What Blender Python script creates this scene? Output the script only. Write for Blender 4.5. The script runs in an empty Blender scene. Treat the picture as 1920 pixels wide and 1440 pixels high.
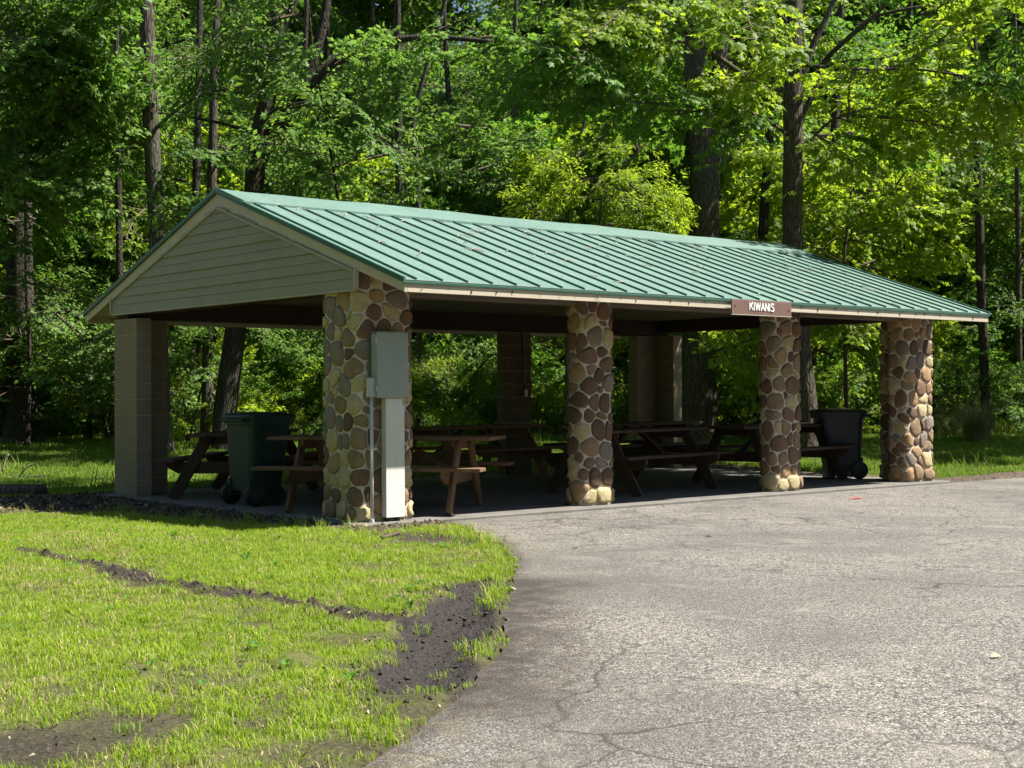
import bpy, bmesh, math, random
import numpy as np
from mathutils import Vector, Matrix, Euler

random.seed(7)
rng = np.random.default_rng(7)
scene = bpy.context.scene
C = scene.collection

# ------------------------------------------------------------------ camera
CAM = np.array([-7.685, -11.408, 1.228])
YAW, PITCH, ROLL, FPX = 0.69938, 0.00661, -0.00432, 2687.7     # solved against a 1920 x 1440 frame
fw = np.array([math.sin(YAW)*math.cos(PITCH), math.cos(YAW)*math.cos(PITCH), math.sin(PITCH)])
rt0 = np.array([math.cos(YAW), -math.sin(YAW), 0.0])
up0 = np.cross(rt0, fw)
rt = rt0*math.cos(ROLL) + up0*math.sin(ROLL)
up = -rt0*math.sin(ROLL) + up0*math.cos(ROLL)
cam = bpy.data.cameras.new('camera')
cam.sensor_fit = 'HORIZONTAL'; cam.sensor_width = 36.0
cam.lens = 36.0*FPX/1920.0
cam.clip_start = 0.1; cam.clip_end = 2000
camo = bpy.data.objects.new('camera', cam); C.objects.link(camo)
camo.matrix_world = Matrix(((rt[0], up[0], -fw[0], CAM[0]), (rt[1], up[1], -fw[1], CAM[1]), (rt[2], up[2], -fw[2], CAM[2]), (0, 0, 0, 1)))
scene.camera = camo

# ------------------------------------------------------------------ light
SUN_DIR = Vector((-0.50, 0.42, -1.0)).normalized()             # the way the light travels
sun_el = math.asin(-SUN_DIR.z); sun_az = math.atan2(-SUN_DIR.x, -SUN_DIR.y)
world = bpy.data.worlds.new('World'); scene.world = world; world.use_nodes = True
wn = world.node_tree.nodes; wl = world.node_tree.links
sky = wn.new('ShaderNodeTexSky'); sky.sky_type = 'NISHITA'; sky.sun_disc = False
sky.sun_elevation = sun_el; sky.sun_rotation = sun_az
sky.air_density = 1.0; sky.dust_density = 0.6; sky.ozone_density = 1.0
bg = wn['Background']; bg.inputs['Strength'].default_value = 0.05
wl.new(sky.outputs['Color'], bg.inputs['Color'])
sl = bpy.data.lights.new('sun', 'SUN'); sl.energy = 5.0; sl.angle = math.radians(0.53); sl.color = (1.0, 0.955, 0.88)
slo = bpy.data.objects.new('sun', sl); C.objects.link(slo)
slo.rotation_euler = SUN_DIR.to_track_quat('-Z', 'Y').to_euler(); slo.location = (10, -10, 30)

vs = scene.view_settings
scene.display_settings.display_device = 'sRGB'
vs.view_transform = 'Standard'; vs.look = 'None'; vs.gamma = 1.0; vs.use_curve_mapping = False
vs.exposure = 1.45
scene.cycles.max_bounces = 5; scene.cycles.diffuse_bounces = 3; scene.cycles.glossy_bounces = 2
scene.cycles.transmission_bounces = 4; scene.cycles.transparent_max_bounces = 8
scene.cycles.use_adaptive_sampling = True; scene.cycles.adaptive_threshold = 0.02
scene.cycles.caustics_reflective = False; scene.cycles.caustics_refractive = False

# ------------------------------------------------------------------ helpers
def ray(u, v):
    return fw + rt*(u-960)/FPX + up*(720-v)/FPX
def at(u, v, d):                                                # the point d metres ahead that shows at (u, v)
    return CAM + ray(u, v)*d
def on_z(u, v, z=-0.03):
    r = ray(u, v); return CAM + r*((z-CAM[2])/r[2])
def on_y(u, v, y):
    r = ray(u, v); return CAM + r*((y-CAM[1])/r[1])
def ahead(x, y):
    return (x-CAM[0])*math.sin(YAW) + (y-CAM[1])*math.cos(YAW)
def aside(x, y):
    return (x-CAM[0])*math.cos(YAW) - (y-CAM[1])*math.sin(YAW)
def from_view(s, d):                                            # metres to the side and ahead -> ground plan
    return CAM[0] + s*math.cos(YAW) + d*math.sin(YAW), CAM[1] - s*math.sin(YAW) + d*math.cos(YAW)

def _hash(ix, iy, seed):
    h = (ix.astype(np.int64)*374761393 + iy.astype(np.int64)*668265263 + seed*974634777) & 0xFFFFFFFF
    h = ((h ^ (h >> 13))*1274126177) & 0xFFFFFFFF
    return ((h ^ (h >> 16)) & 0xFFFF)/65535.0
def vnoise(x, y, seed=0):
    x = np.asarray(x, float); y = np.asarray(y, float)
    ix = np.floor(x); iy = np.floor(y); fx = x-ix; fy = y-iy
    fx = fx*fx*(3-2*fx); fy = fy*fy*(3-2*fy)
    a = _hash(ix, iy, seed); b = _hash(ix+1, iy, seed); c = _hash(ix, iy+1, seed); d = _hash(ix+1, iy+1, seed)
    return (a*(1-fx)+b*fx)*(1-fy) + (c*(1-fx)+d*fx)*fy
def fbm(x, y, seed=0, n=4):
    s = 0.0; a = 0.5; f = 1.0
    for i in range(n):
        s = s + a*vnoise(np.asarray(x)*f, np.asarray(y)*f, seed+i*17); a *= .5; f *= 2.03
    return s/(1-.5**n)
def sstep(a, b, x):
    t = np.clip((np.asarray(x, float)-a)/(b-a), 0, 1); return t*t*(3-2*t)

WLOC = {}
def link(o, parent=None, inv=True):
    C.objects.link(o)
    if parent is not None:
        o.parent = parent
        if inv:
            o.matrix_parent_inverse = Matrix.Translation(-Vector(WLOC.get(parent.name, (0, 0, 0))))
    return o
def empty(name, loc, rz=0.0):
    o = bpy.data.objects.new(name, None); o.empty_display_size = 0.2
    o.location = loc; o.rotation_euler = (0, 0, rz); C.objects.link(o); WLOC[o.name] = tuple(loc)
    return o
def tag(o, label=None, cat=None, group=None, kind=None):
    if label: o['label'] = label
    if cat: o['category'] = cat
    if group: o['group'] = group
    if kind: o['kind'] = kind
    return o

class MB:
    def __init__(s): s.v = []; s.f = []; s.m = []
    def add(s, verts, faces, mi=0):
        b = len(s.v); s.v.extend([tuple(map(float, p)) for p in verts])
        s.f.extend([tuple(b+i for i in f) for f in faces]); s.m.extend([mi]*len(faces)); return s
    def box(s, x0, x1, y0, y1, z0, z1, c=0.004, mi=0, M=None):
        # chamfered box
        c = min(c, (x1-x0)*.3, (y1-y0)*.3, (z1-z0)*.3)
        X = (x0, x1); Y = (y0, y1); Z = (z0, z1); vv = []; idx = {}
        for i in (0, 1):
            for j in (0, 1):
                for k in (0, 1):
                    sx, sy, sz = (1, -1)[i], (1, -1)[j], (1, -1)[k]
                    for ax in range(3):
                        p = [X[i]+sx*c, Y[j]+sy*c, Z[k]+sz*c]; p[ax] = (X[i], Y[j], Z[k])[ax]
                        idx[(i, j, k, ax)] = len(vv); vv.append(p)
        ff = []
        q = ((0, 0), (1, 0), (1, 1), (0, 1))
        for t in (0, 1):
            for ax, mk in ((0, lambda a, b: (t, a, b)), (1, lambda a, b: (b, t, a)), (2, lambda a, b: (a, b, t))):
                f = [idx[mk(a, b)+(ax,)] for a, b in q]
                ff.append(f if t else f[::-1])
        for a in (0, 1):
            for b in (0, 1):
                ff.append([idx[(0, a, b, 1)], idx[(1, a, b, 1)], idx[(1, a, b, 2)], idx[(0, a, b, 2)]])
                ff.append([idx[(a, 0, b, 0)], idx[(a, 1, b, 0)], idx[(a, 1, b, 2)], idx[(a, 0, b, 2)]])
                ff.append([idx[(a, b, 0, 0)], idx[(a, b, 1, 0)], idx[(a, b, 1, 1)], idx[(a, b, 0, 1)]])
                for k in (0, 1): ff.append([idx[(a, b, k, 0)], idx[(a, b, k, 1)], idx[(a, b, k, 2)]])
        if M is not None: vv = [tuple(M @ Vector(p)) for p in vv]
        return s.add(vv, ff, mi)
    def bar(s, p, q, w, t, upv=(0, 0, 1), c=0.004, mi=0):
        # a board from p to q: w wide across, t thick along upv
        p = Vector(p); q = Vector(q); d = (q-p); L = d.length; d.normalize()
        u = Vector(upv); sd = d.cross(u).normalized(); u = sd.cross(d).normalized()
        M = Matrix(((d.x, sd.x, u.x, p.x), (d.y, sd.y, u.y, p.y), (d.z, sd.z, u.z, p.z), (0, 0, 0, 1)))
        return s.box(0, L, -w/2, w/2, -t/2, t/2, c, mi, M)
    def prism(s, poly, axis, a, b, mi=0):
        # poly = list of 2-D points, extruded along axis from a to b
        n = len(poly)
        def P(p, t):
            return {'x': (t, p[0], p[1]), 'y': (p[0], t, p[1]), 'z': (p[0], p[1], t)}[axis]
        vv = [P(p, a) for p in poly]+[P(p, b) for p in poly]
        ff = [list(range(n))[::-1], list(range(n, 2*n))]+[[i, (i+1) % n, n+(i+1) % n, n+i] for i in range(n)]
        return s.add(vv, ff, mi)
    def tube(s, pts, rad, n=8, mi=0, cap=True, rough=0.0, seed=0):
        pts = [Vector(p) for p in pts]; rings = []; up_ = None
        for i, p in enumerate(pts):
            t = (pts[min(i+1, len(pts)-1)]-pts[max(i-1, 0)]).normalized()
            if up_ is None: up_ = Vector((1, 0, 0)) if abs(t.x) < .8 else Vector((0, 1, 0))
            a = (up_-t*up_.dot(t)).normalized(); up_ = a; b = t.cross(a)
            r = rad[i] if hasattr(rad, '__len__') else rad
            ring = []
            for k in range(n):
                th = 2*math.pi*k/n
                rr = r*(1+rough*(float(vnoise(k*1.7+seed*3.1, i*.35+seed, 5))-.5)*2)
                ring.append(p+(a*math.cos(th)+b*math.sin(th))*rr)
            rings.append(ring)
        vv = [p for r in rings for p in r]; ff = []
        for i in range(len(pts)-1):
            for k in range(n):
                k2 = (k+1) % n; ff.append([i*n+k, i*n+k2, (i+1)*n+k2, (i+1)*n+k])
        if cap:
            ff.append(list(range(n))[::-1]); ff.append([(len(pts)-1)*n+k for k in range(n)])
        return s.add(vv, ff, mi)
    def lathe(s, prof, n=16, M=None, mi=0):
        vv = []; ff = []
        for r, z in prof:
            for k in range(n):
                th = 2*math.pi*k/n; vv.append((r*math.cos(th), r*math.sin(th), z))
        for i in range(len(prof)-1):
            for k in range(n):
                k2 = (k+1) % n; ff.append([i*n+k, i*n+k2, (i+1)*n+k2, (i+1)*n+k])
        ff.append(list(range(n))[::-1]); ff.append([(len(prof)-1)*n+k for k in range(n)])
        if M is not None: vv = [tuple(M @ Vector(p)) for p in vv]
        return s.add(vv, ff, mi)
    def mesh(s, name, mats, smooth=False):
        me = bpy.data.meshes.new(name); me.from_pydata(s.v, [], s.f)
        for m in (mats if isinstance(mats, (list, tuple)) else [mats]): me.materials.append(m)
        if any(s.m): me.polygons.foreach_set('material_index', s.m)
        if smooth: me.polygons.foreach_set('use_smooth', [True]*len(s.f))
        me.update(); return me
    def build(s, name, mats, parent=None, smooth=False, inv=True):
        return link(bpy.data.objects.new(name, s.mesh(name, mats, smooth)), parent, inv)

def np_mesh(name, V, F, mats, mi=None, smooth=False):
    """V (n,3), F (m,k) with fixed k"""
    me = bpy.data.meshes.new(name); V = np.asarray(V, np.float32); F = np.asarray(F, np.int32); k = F.shape[1]
    me.vertices.add(len(V)); me.vertices.foreach_set('co', V.ravel())
    me.loops.add(F.size); me.loops.foreach_set('vertex_index', F.ravel())
    me.polygons.add(len(F)); me.polygons.foreach_set('loop_start', np.arange(0, F.size, k, dtype=np.int32))
    me.polygons.foreach_set('loop_total', np.full(len(F), k, np.int32))
    for m in (mats if isinstance(mats, (list, tuple)) else [mats]): me.materials.append(m)
    if mi is not None: me.polygons.foreach_set('material_index', np.asarray(mi, np.int32))
    if smooth: me.polygons.foreach_set('use_smooth', np.ones(len(F), bool))
    me.update(calc_edges=True); me.validate(); return me

# ------------------------------------------------------------------ materials
class Mat:
    def __init__(s, name):
        s.m = bpy.data.materials.new(name); s.m.use_nodes = True; s.n = s.m.node_tree.nodes; s.l = s.m.node_tree.links
        s.b = s.n['Principled BSDF']; s.out = s.n['Material Output']
    def node(s, t, **kw):
        n = s.n.new(t)
        for k, v in kw.items(): setattr(n, k, v)
        return n
    def coord(s, kind='Object', scale=(1, 1, 1), off=None):
        tc = s.node('ShaderNodeTexCoord'); mp = s.node('ShaderNodeMapping'); mp.inputs['Scale'].default_value = scale
        if kind == 'World':
            g = s.node('ShaderNodeNewGeometry'); s.l.new(g.outputs['Position'], mp.inputs['Vector'])
        else: s.l.new(tc.outputs[kind], mp.inputs['Vector'])
        if off is not None: s.l.new(off, mp.inputs['Location'])
        return mp.outputs['Vector']
    def noise(s, vec, scale, detail=4, rough=.55, dist=0.0):
        n = s.node('ShaderNodeTexNoise'); n.inputs['Scale'].default_value = scale; n.inputs['Detail'].default_value = detail
        n.inputs['Roughness'].default_value = rough; n.inputs['Distortion'].default_value = dist
        s.l.new(vec, n.inputs['Vector']); return n.outputs['Fac']
    def voro(s, vec, scale, feature='F1', out='Distance', rand=1.0):
        n = s.node('ShaderNodeTexVoronoi', feature=feature); n.inputs['Scale'].default_value = scale
        n.inputs['Randomness'].default_value = rand
        s.l.new(vec, n.inputs['Vector']); return n.outputs[out]
    def ramp(s, fac, stops, interp='LINEAR'):
        n = s.node('ShaderNodeValToRGB'); e = n.color_ramp.elements; n.color_ramp.interpolation = interp
        while len(e) < len(stops): e.new(.5)
        for el, (p, c) in zip(e, stops):
            el.position = p; el.color = (c, c, c, 1) if isinstance(c, (int, float)) else tuple(c)+(1,)
        s.l.new(fac, n.inputs['Fac']); return n.outputs['Color']
    def mix(s, fac, a, b, mode='MIX'):
        n = s.node('ShaderNodeMix', data_type='RGBA', blend_type=mode)
        for k, v in ((0, fac), (6, a), (7, b)):
            if isinstance(v, (int, float)): n.inputs[k].default_value = v if k == 0 else (v, v, v, 1)
            elif isinstance(v, tuple): n.inputs[k].default_value = v+(1,)
            else: s.l.new(v, n.inputs[k])
        return n.outputs[2]
    def math(s, op, a, b=None, clamp=False):
        n = s.node('ShaderNodeMath', operation=op, use_clamp=clamp)
        for k, v in ((0, a), (1, b)):
            if v is None: continue
            if isinstance(v, (int, float)): n.inputs[k].default_value = v
            else: s.l.new(v, n.inputs[k])
        return n.outputs[0]
    def attr(s, name):
        n = s.node('ShaderNodeAttribute', attribute_name=name); return n.outputs['Fac']
    def rand(s):
        return s.node('ShaderNodeObjectInfo').outputs['Random']
    def set(s, col=None, rough=None, spec=None, metal=None, bump=None, bstr=.3, bdist=.01):
        for k, v in (('Base Color', col), ('Roughness', rough), ('Specular IOR Level', spec), ('Metallic', metal)):
            if v is None: continue
            if isinstance(v, tuple): s.b.inputs[k].default_value = v+(1,)
            elif isinstance(v, (int, float)): s.b.inputs[k].default_value = v
            else: s.l.new(v, s.b.inputs[k])
        if bump is not None:
            bm = s.node('ShaderNodeBump'); bm.inputs['Strength'].default_value = bstr; bm.inputs['Distance'].default_value = bdist
            s.l.new(bump, bm.inputs['Height']); s.l.new(bm.outputs['Normal'], s.b.inputs['Normal'])
        return s.m

def m_plain(name, col, rough=.6, spec=.3, var=.12, scale=6, bump=.0, kind='Object', stain=None):
    M = Mat(name); v = M.coord(kind)
    n = M.noise(v, scale, 5, .6); n2 = M.noise(v, scale*9, 3, .6)
    c = M.mix(M.ramp(n, [(.3, 0), (.7, 1)]), tuple(x*(1-var) for x in col), tuple(min(1, x*(1+var)) for x in col))
    c = M.mix(M.ramp(n2, [(.35, 0), (.75, .5)]), c, tuple(x*(1-var*1.3) for x in col))
    if stain: c = M.mix(M.ramp(M.noise(v, scale*.7, 6, .7, .6), [(.5, 0), (.78, .75)]), c, stain)
    return M.set(c, rough, spec, bump=n2 if bump else None, bstr=bump, bdist=.004)

def m_wood(name, col, dark, axis=0, rough=.75):
    M = Mat(name); sc = [14, 14, 14]; sc[axis] = .9
    r = M.rand(); off = M.node('ShaderNodeCombineXYZ'); M.l.new(M.math('MULTIPLY', r, 37.0), off.inputs[0]); M.l.new(M.math('MULTIPLY', r, 91.0), off.inputs[1])
    v = M.coord('Object', tuple(sc), off.outputs[0])
    n = M.noise(v, 2.2, 6, .65, .8); n2 = M.noise(v, 9, 3, .6)
    c = M.mix(M.ramp(n, [(.3, 0), (.68, 1)]), dark, col)
    v2 = M.coord('World'); c = M.mix(M.ramp(M.noise(v2, 3.0, 5, .6), [(.45, 0), (.8, .55)]), c, tuple(x*.55 for x in dark))
    hs = M.node('ShaderNodeHueSaturation'); M.l.new(c, hs.inputs['Color']); M.l.new(M.math('ADD', .8, M.math('MULTIPLY', r, .4)), hs.inputs['Value'])
    return M.set(hs.outputs['Color'], rough, .25, bump=n2, bstr=.35, bdist=.004)

def m_stone(name, a, b, spot):
    M = Mat(name); r = M.rand(); off = M.node('ShaderNodeCombineXYZ')
    M.l.new(M.math('MULTIPLY', r, 53.0), off.inputs[0]); M.l.new(M.math('MULTIPLY', r, 17.0), off.inputs[2])
    v = M.coord('Object', (1, 1, 1), off.outputs[0])
    n = M.noise(v, 7, 5, .6, .5); n2 = M.noise(v, 26, 5, .7); n3 = M.noise(v, 90, 3, .6)
    c = M.mix(M.ramp(n, [(.32, 0), (.68, 1)]), a, b)
    c = M.mix(M.ramp(n2, [(.52, 0), (.74, .7)]), c, spot)
    c = M.mix(M.ramp(n3, [(.3, .45), (.5, 0)]), c, tuple(x*.45 for x in a))
    h = M.math('ADD', M.math('MULTIPLY', n2, .8), M.math('MULTIPLY', n3, .25))
    return M.set(c, .82, .25, bump=h, bstr=.8, bdist=.016)

STONES = [m_stone('stone_red_brown', (.150, .088, .054), (.210, .130, .082), (.26, .18, .115)),
          m_stone('stone_dark_brown', (.100, .062, .042), (.155, .100, .066), (.20, .145, .10)),
          m_stone('stone_tan', (.30, .19, .10), (.40, .27, .15), (.22, .12, .07)),
          m_stone('stone_buff', (.40, .32, .17), (.50, .42, .25), (.32, .24, .12)),
          m_stone('stone_umber', (.20, .135, .080), (.29, .205, .125), (.36, .27, .17)),
          m_stone('stone_grey', (.18, .145, .115), (.26, .215, .17), (.31, .27, .21))]
MORTAR = m_plain('mortar', (.60, .54, .455), .92, .15, .14, 9, .5)

def m_block():
    M = Mat('painted_block'); v = M.coord('World'); n = M.noise(v, 3, 5, .6); n2 = M.noise(v, 70, 3, .7)
    c = M.mix(M.ramp(n, [(.3, 0), (.7, 1)]), (.215, .178, .120), (.275, .232, .165))
    c = M.mix(M.ramp(M.noise(v, 16, 4, .7), [(.68, 0), (.74, .8)]), c, (.16, .13, .11))
    return M.set(c, .85, .2, bump=n2, bstr=.5, bdist=.004)
BLOCK = m_block()

def m_roof():
    M = Mat('green_metal'); v = M.coord('World')
    n = M.noise(v, 1.1, 5, .65); n2 = M.noise(v, 26, 4, .7); n3 = M.noise(M.coord('World', (1.2, .35, .35)), 9, 4, .65)
    c = M.mix(M.ramp(n, [(.3, 0), (.72, 1)]), (.085, .158, .128), (.122, .200, .168))
    c = M.mix(M.ramp(n2, [(.45, 0), (.8, .30)]), c, (.23, .295, .26))
    c = M.mix(M.ramp(n3, [(.52, 0), (.82, .40)]), c, (.085, .13, .095))
    st = M.noise(M.coord('World', (9, .25, .25)), 1.0, 4, .6); c = M.mix(M.ramp(st, [(.55, 0), (.8, .35)]), c, (.22, .27, .24))
    ro = M.ramp(n2, [(.2, .38), (.8, .58)])
    return M.set(c, ro, .5, bump=n2, bstr=.04, bdist=.003)
ROOF = m_roof()
TRIM_GREEN = m_plain('green_trim', (.018, .085, .052), .45, .5, .12, 4)
ALMOND = m_plain('almond_paint', (.47, .41, .31), .5, .4, .05, 3, 0, 'World', (.38, .33, .24))
SIDING = m_plain('vinyl_siding', (.275, .25, .165), .5, .35, .06, 3, 0, 'World', (.19, .19, .115))
TRIM_PALE = m_plain('pale_channel', (.36, .335, .25), .5, .35, .06, 5)
CEIL = m_plain('ceiling_board', (.17, .145, .115), .8, .2, .12, 2, 0, 'World', (.11, .09, .065))
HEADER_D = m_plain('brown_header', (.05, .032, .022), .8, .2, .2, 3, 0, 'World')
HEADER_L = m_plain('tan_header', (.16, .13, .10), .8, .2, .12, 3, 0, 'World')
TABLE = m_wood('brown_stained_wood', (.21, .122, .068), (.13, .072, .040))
TABLE_SHADE = m_wood('shade_dark_brown_wood', (.085, .052, .036), (.05, .030, .021))  # darker copy of the table wood: shade under the roof in its colour
def m_run(name, col, run):
    M = Mat(name); v = M.coord('World'); n = M.noise(v, 2.5, 5, .6); st = M.noise(M.coord('World', (38, 38, 1.1)), 1.0, 4, .6); sp = M.noise(v, 55, 3, .7)
    c = M.mix(M.ramp(n, [(.3, 0), (.7, 1)]), tuple(x*.93 for x in col), col)
    c = M.mix(M.ramp(st, [(.52, 0), (.78, .55)]), c, run); c = M.mix(M.ramp(sp, [(.66, 0), (.74, .6)]), c, tuple(x*.6 for x in run))
    return M.set(c, M.ramp(n, [(.3, .36), (.7, .55)]), .4)
GREY_BOX = m_run('grey_enamel', (.30, .345, .315), (.22, .245, .215)); WHITE_METAL = m_run('white_enamel', (.66, .65, .60), (.48, .44, .36))
CONDUIT = m_plain('grey_pvc', (.50, .51, .50), .5, .4, .08, 8)
BLACK_P = m_plain('black_plastic', (.018, .018, .019), .5, .4, .2, 5)
CART_G = m_plain('green_plastic', (.006, .034, .025), .5, .3, .16, 4, 0, 'Object', (.011, .038, .030))
CART_B = m_plain('navy_plastic', (.008, .013, .028), .48, .4, .16, 4)
CART_LID = m_plain('black_green_plastic', (.012, .030, .022), .5, .4, .2, 4)
SIGN_B = m_plain('sign_brown', (.155, .090, .072), .6, .3, .10, 7, 0, 'Object', (.20, .135, .112))
SIGN_W = m_plain('sign_white', (.70, .69, .66), .6, .3, .03, 9)
DARK_HOLE = m_plain('dark_stain', (.05, .035, .03), .8, .2, .2, 8)
CORD = m_plain('black_cord', (.02, .02, .02), .6, .3, .1, 9)

def m_bark(name, a, b, sc=1.0):
    M = Mat(name); v = M.coord('World', (1, 1, .13)); n = M.noise(v, 22*sc, 5, .7, .6); v3 = M.coord('World')
    vo = M.voro(M.coord('World', (1, 1, .16)), 26*sc, 'DISTANCE_TO_EDGE')
    big = M.noise(v3, .8, 3, .5)
    c = M.mix(M.ramp(n, [(.3, 0), (.7, 1)]), a, b)
    c = M.mix(M.ramp(vo, [(.0, .85), (.16, 0)]), c, tuple(x*.35 for x in a))
    c = M.mix(M.ramp(big, [(.45, 0), (.7, .5)]), c, (.07, .085, .05))
    h = M.math('ADD', n, M.math('MULTIPLY', M.math('MINIMUM', vo, .2), 3.0))
    return M.set(c, .92, .12, bump=h, bstr=.9, bdist=.03)
BARK = m_bark('grey_brown_bark', (.085, .068, .052), (.165, .14, .112))
BARK_D = m_bark('dark_bark', (.050, .040, .033), (.10, .083, .068))
BARK_P = m_bark('pale_shaggy_bark', (.085, .068, .055), (.20, .17, .145), .8)
TWIG = m_plain('twig_bark', (.10, .08, .06), .9, .1, .2, 8)
DEADWOOD = m_plain('dead_grey_wood', (.33, .29, .25), .9, .1, .2, 8)

def m_leaf(name, dark, light, trans, tw=.55, rough=.42):
    M = Mat(name); r = M.rand(); v = M.coord('World')
    n = M.noise(v, .55, 3, .6); n2 = M.noise(v, 9.0, 2, .6)
    f = M.math('ADD', M.math('MULTIPLY', r, .35), M.math('ADD', M.math('MULTIPLY', n, .55), M.math('MULTIPLY', n2, .35)))
    rp = M.ramp(f, [(.35, 0), (.85, 1)])
    c = M.mix(rp, dark, light)
    M.set(c, rough+.1, .22)
    t = M.node('ShaderNodeBsdfTranslucent'); M.l.new(M.mix(rp, tuple(x*.8 for x in trans), trans), t.inputs['Color'])
    ms = M.node('ShaderNodeMixShader'); ms.inputs[0].default_value = tw
    M.l.new(M.b.outputs[0], ms.inputs[1]); M.l.new(t.outputs[0], ms.inputs[2]); M.l.new(ms.outputs[0], M.out.inputs['Surface'])
    return M.m
LEAF = [m_leaf('leaf_green', (.050, .125, .018), (.115, .215, .028), (.21, .42, .035), .44),
        m_leaf('leaf_yellow_green', (.095, .178, .012), (.190, .280, .020), (.44, .60, .03), .52),
        m_leaf('leaf_cool_green', (.070, .155, .034), (.165, .265, .066), (.25, .45, .06), .42)]
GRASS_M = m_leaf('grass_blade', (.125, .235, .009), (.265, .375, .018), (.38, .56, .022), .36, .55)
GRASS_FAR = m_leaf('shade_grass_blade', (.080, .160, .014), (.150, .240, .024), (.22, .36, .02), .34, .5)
STRAW = m_leaf('straw', (.30, .24, .10), (.42, .36, .18), (.4, .35, .18), .25, .6)

def m_ground():
    M = Mat('soil_and_thatch'); v = M.coord('World')
    n = M.noise(v, 2.2, 5, .6); n2 = M.noise(v, 38, 5, .7); n3 = M.noise(v, 9, 5, .7)
    grass = M.mix(M.ramp(n, [(.3, 0), (.7, 1)]), (.075, .095, .018), (.115, .135, .028))
    grass = M.mix(M.ramp(n2, [(.46, 0), (.66, .75)]), grass, (.20, .165, .08)); grass = M.mix(M.ramp(n3, [(.5, 0), (.7, .7)]), grass, (.055, .045, .028))
    soil = M.mix(M.ramp(n3, [(.3, 0), (.7, 1)]), (.032, .024, .020), (.075, .057, .045))
    soil = M.mix(M.ramp(n2, [(.50, 0), (.70, .85)]), soil, (.15, .118, .085))
    soil = M.mix(M.ramp(M.voro(v, 45, 'F1', 'Distance'), [(.25, .0), (.6, .7)]), soil, (.022, .017, .014))
    wet = (.032, .025, .022)
    litter = M.mix(M.ramp(M.voro(v, 30, 'F1', 'Color'), [(.2, 0), (.8, 1)]), (.045, .034, .027), (.13, .095, .068))
    c = M.mix(M.attr('soil'), grass, soil)
    c = M.mix(M.attr('litter'), c, litter)
    c = M.mix(M.attr('wet'), c, M.mix(M.ramp(n2, [(.48, 0), (.76, .6)]), wet, (.075, .062, .054)))
    ro = M.mix(M.attr('wet'), .95, .55)
    h = M.math('ADD', n2, M.math('MULTIPLY', n3, .7))
    return M.set(c, ro, .25, bump=h, bstr=.9, bdist=.03)
GROUND = m_ground()

def m_asphalt():
    M = Mat('worn_asphalt'); v = M.coord('World')
    agg = M.voro(v, 105, 'F1', 'Color'); agg2 = M.noise(v, 34, 4, .75); aggd = M.voro(v, 105, 'F1', 'Distance'); fine = M.noise(v, 160, 3, .7)
    g = M.node('ShaderNodeRGBToBW'); M.l.new(agg, g.inputs[0])
    c = M.ramp(g.outputs[0], [(.10, (.032, .029, .025)), (.34, (.110, .100, .088)), (.6, (.215, .197, .168)), (.9, (.40, .37, .32))])
    c = M.mix(M.ramp(agg2, [(.40, .65), (.52, 0)]), c, (.050, .047, .043)); c = M.mix(M.ramp(agg2, [(.54, 0), (.68, .55)]), c, (.34, .32, .285))
    big = M.noise(v, .45, 5, .6, .4); mid = M.noise(v, 1.7, 5, .65, .5)
    c = M.mix(M.ramp(big, [(.36, .72), (.60, 0)]), c, (.085, .081, .074))
    c = M.mix(M.ramp(mid, [(.55, 0), (.78, .6)]), c, (.30, .272, .222))
    c = M.mix(M.ramp(M.noise(v, .9, 6, .7, 1.2), [(.58, 0), (.72, .5)]), c, (.12, .108, .085))
    c = M.mix(M.ramp(M.noise(v, 3.1, 5, .7), [(.62, 0), (.8, .5)]), c, (.055, .052, .048))
    # cracks: wandering lines of a coarse cell pattern
    wv = M.node('ShaderNodeTexNoise'); wv.inputs['Scale'].default_value = 1.6; wv.inputs['Detail'].default_value = 5
    M.l.new(v, wv.inputs['Vector'])
    ad = M.node('ShaderNodeVectorMath', operation='MULTIPLY_ADD'); ad.inputs[1].default_value = (.55, .55, .55)
    M.l.new(wv.outputs['Color'], ad.inputs[0]); M.l.new(v, ad.inputs[2])
    ck = M.voro(ad.outputs[0], .85, 'DISTANCE_TO_EDGE')
    ck2 = M.voro(ad.outputs[0], 2.6, 'DISTANCE_TO_EDGE'); gate2 = M.ramp(M.noise(v, .42, 4, .6), [(.44, 0), (.54, 1)])
    gate = M.ramp(M.noise(v, .33, 3, .5), [(.44, 0), (.56, 1)])
    line = M.math('MULTIPLY', M.ramp(ck, [(.0, 1), (.006, .85), (.013, 0)]), gate)
    c = M.mix(M.math('MULTIPLY', line, .8), c, (.030, .027, .024))
    c = M.mix(M.math('MULTIPLY', M.math('MULTIPLY', M.ramp(ck2, [(.0, 1), (.012, .7), (.028, 0)]), gate2), .7), c, (.045, .04, .036))
    # rust and moss flecks near the grass, soil tracked over the edge
    c = M.mix(M.math('MULTIPLY', M.attr('edge'), M.ramp(M.noise(v, 6, 5, .7), [(.45, 0), (.68, .75)])), c, (.15, .115, .055))
    mudn = M.math('MULTIPLY', M.attr('mud'), M.ramp(M.noise(v, 7, 6, .75), [(.25, .25), (.55, 1)]))
    c = M.mix(mudn, c, (.042, .033, .027))
    h = M.math('ADD', M.math('MULTIPLY', aggd, -1.0), M.math('MULTIPLY', fine, .4))
    return M.set(c, .88, .3, bump=h, bstr=.75, bdist=.010)
ASPHALT = m_asphalt()
CONCRETE = m_plain('concrete', (.15, .14, .125), .9, .2, .16, 4, .5, 'World', (.09, .083, .07))
RED_MARK = m_plain('red_paint', (.55, .09, .05), .8, .2, .1, 30)

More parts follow.
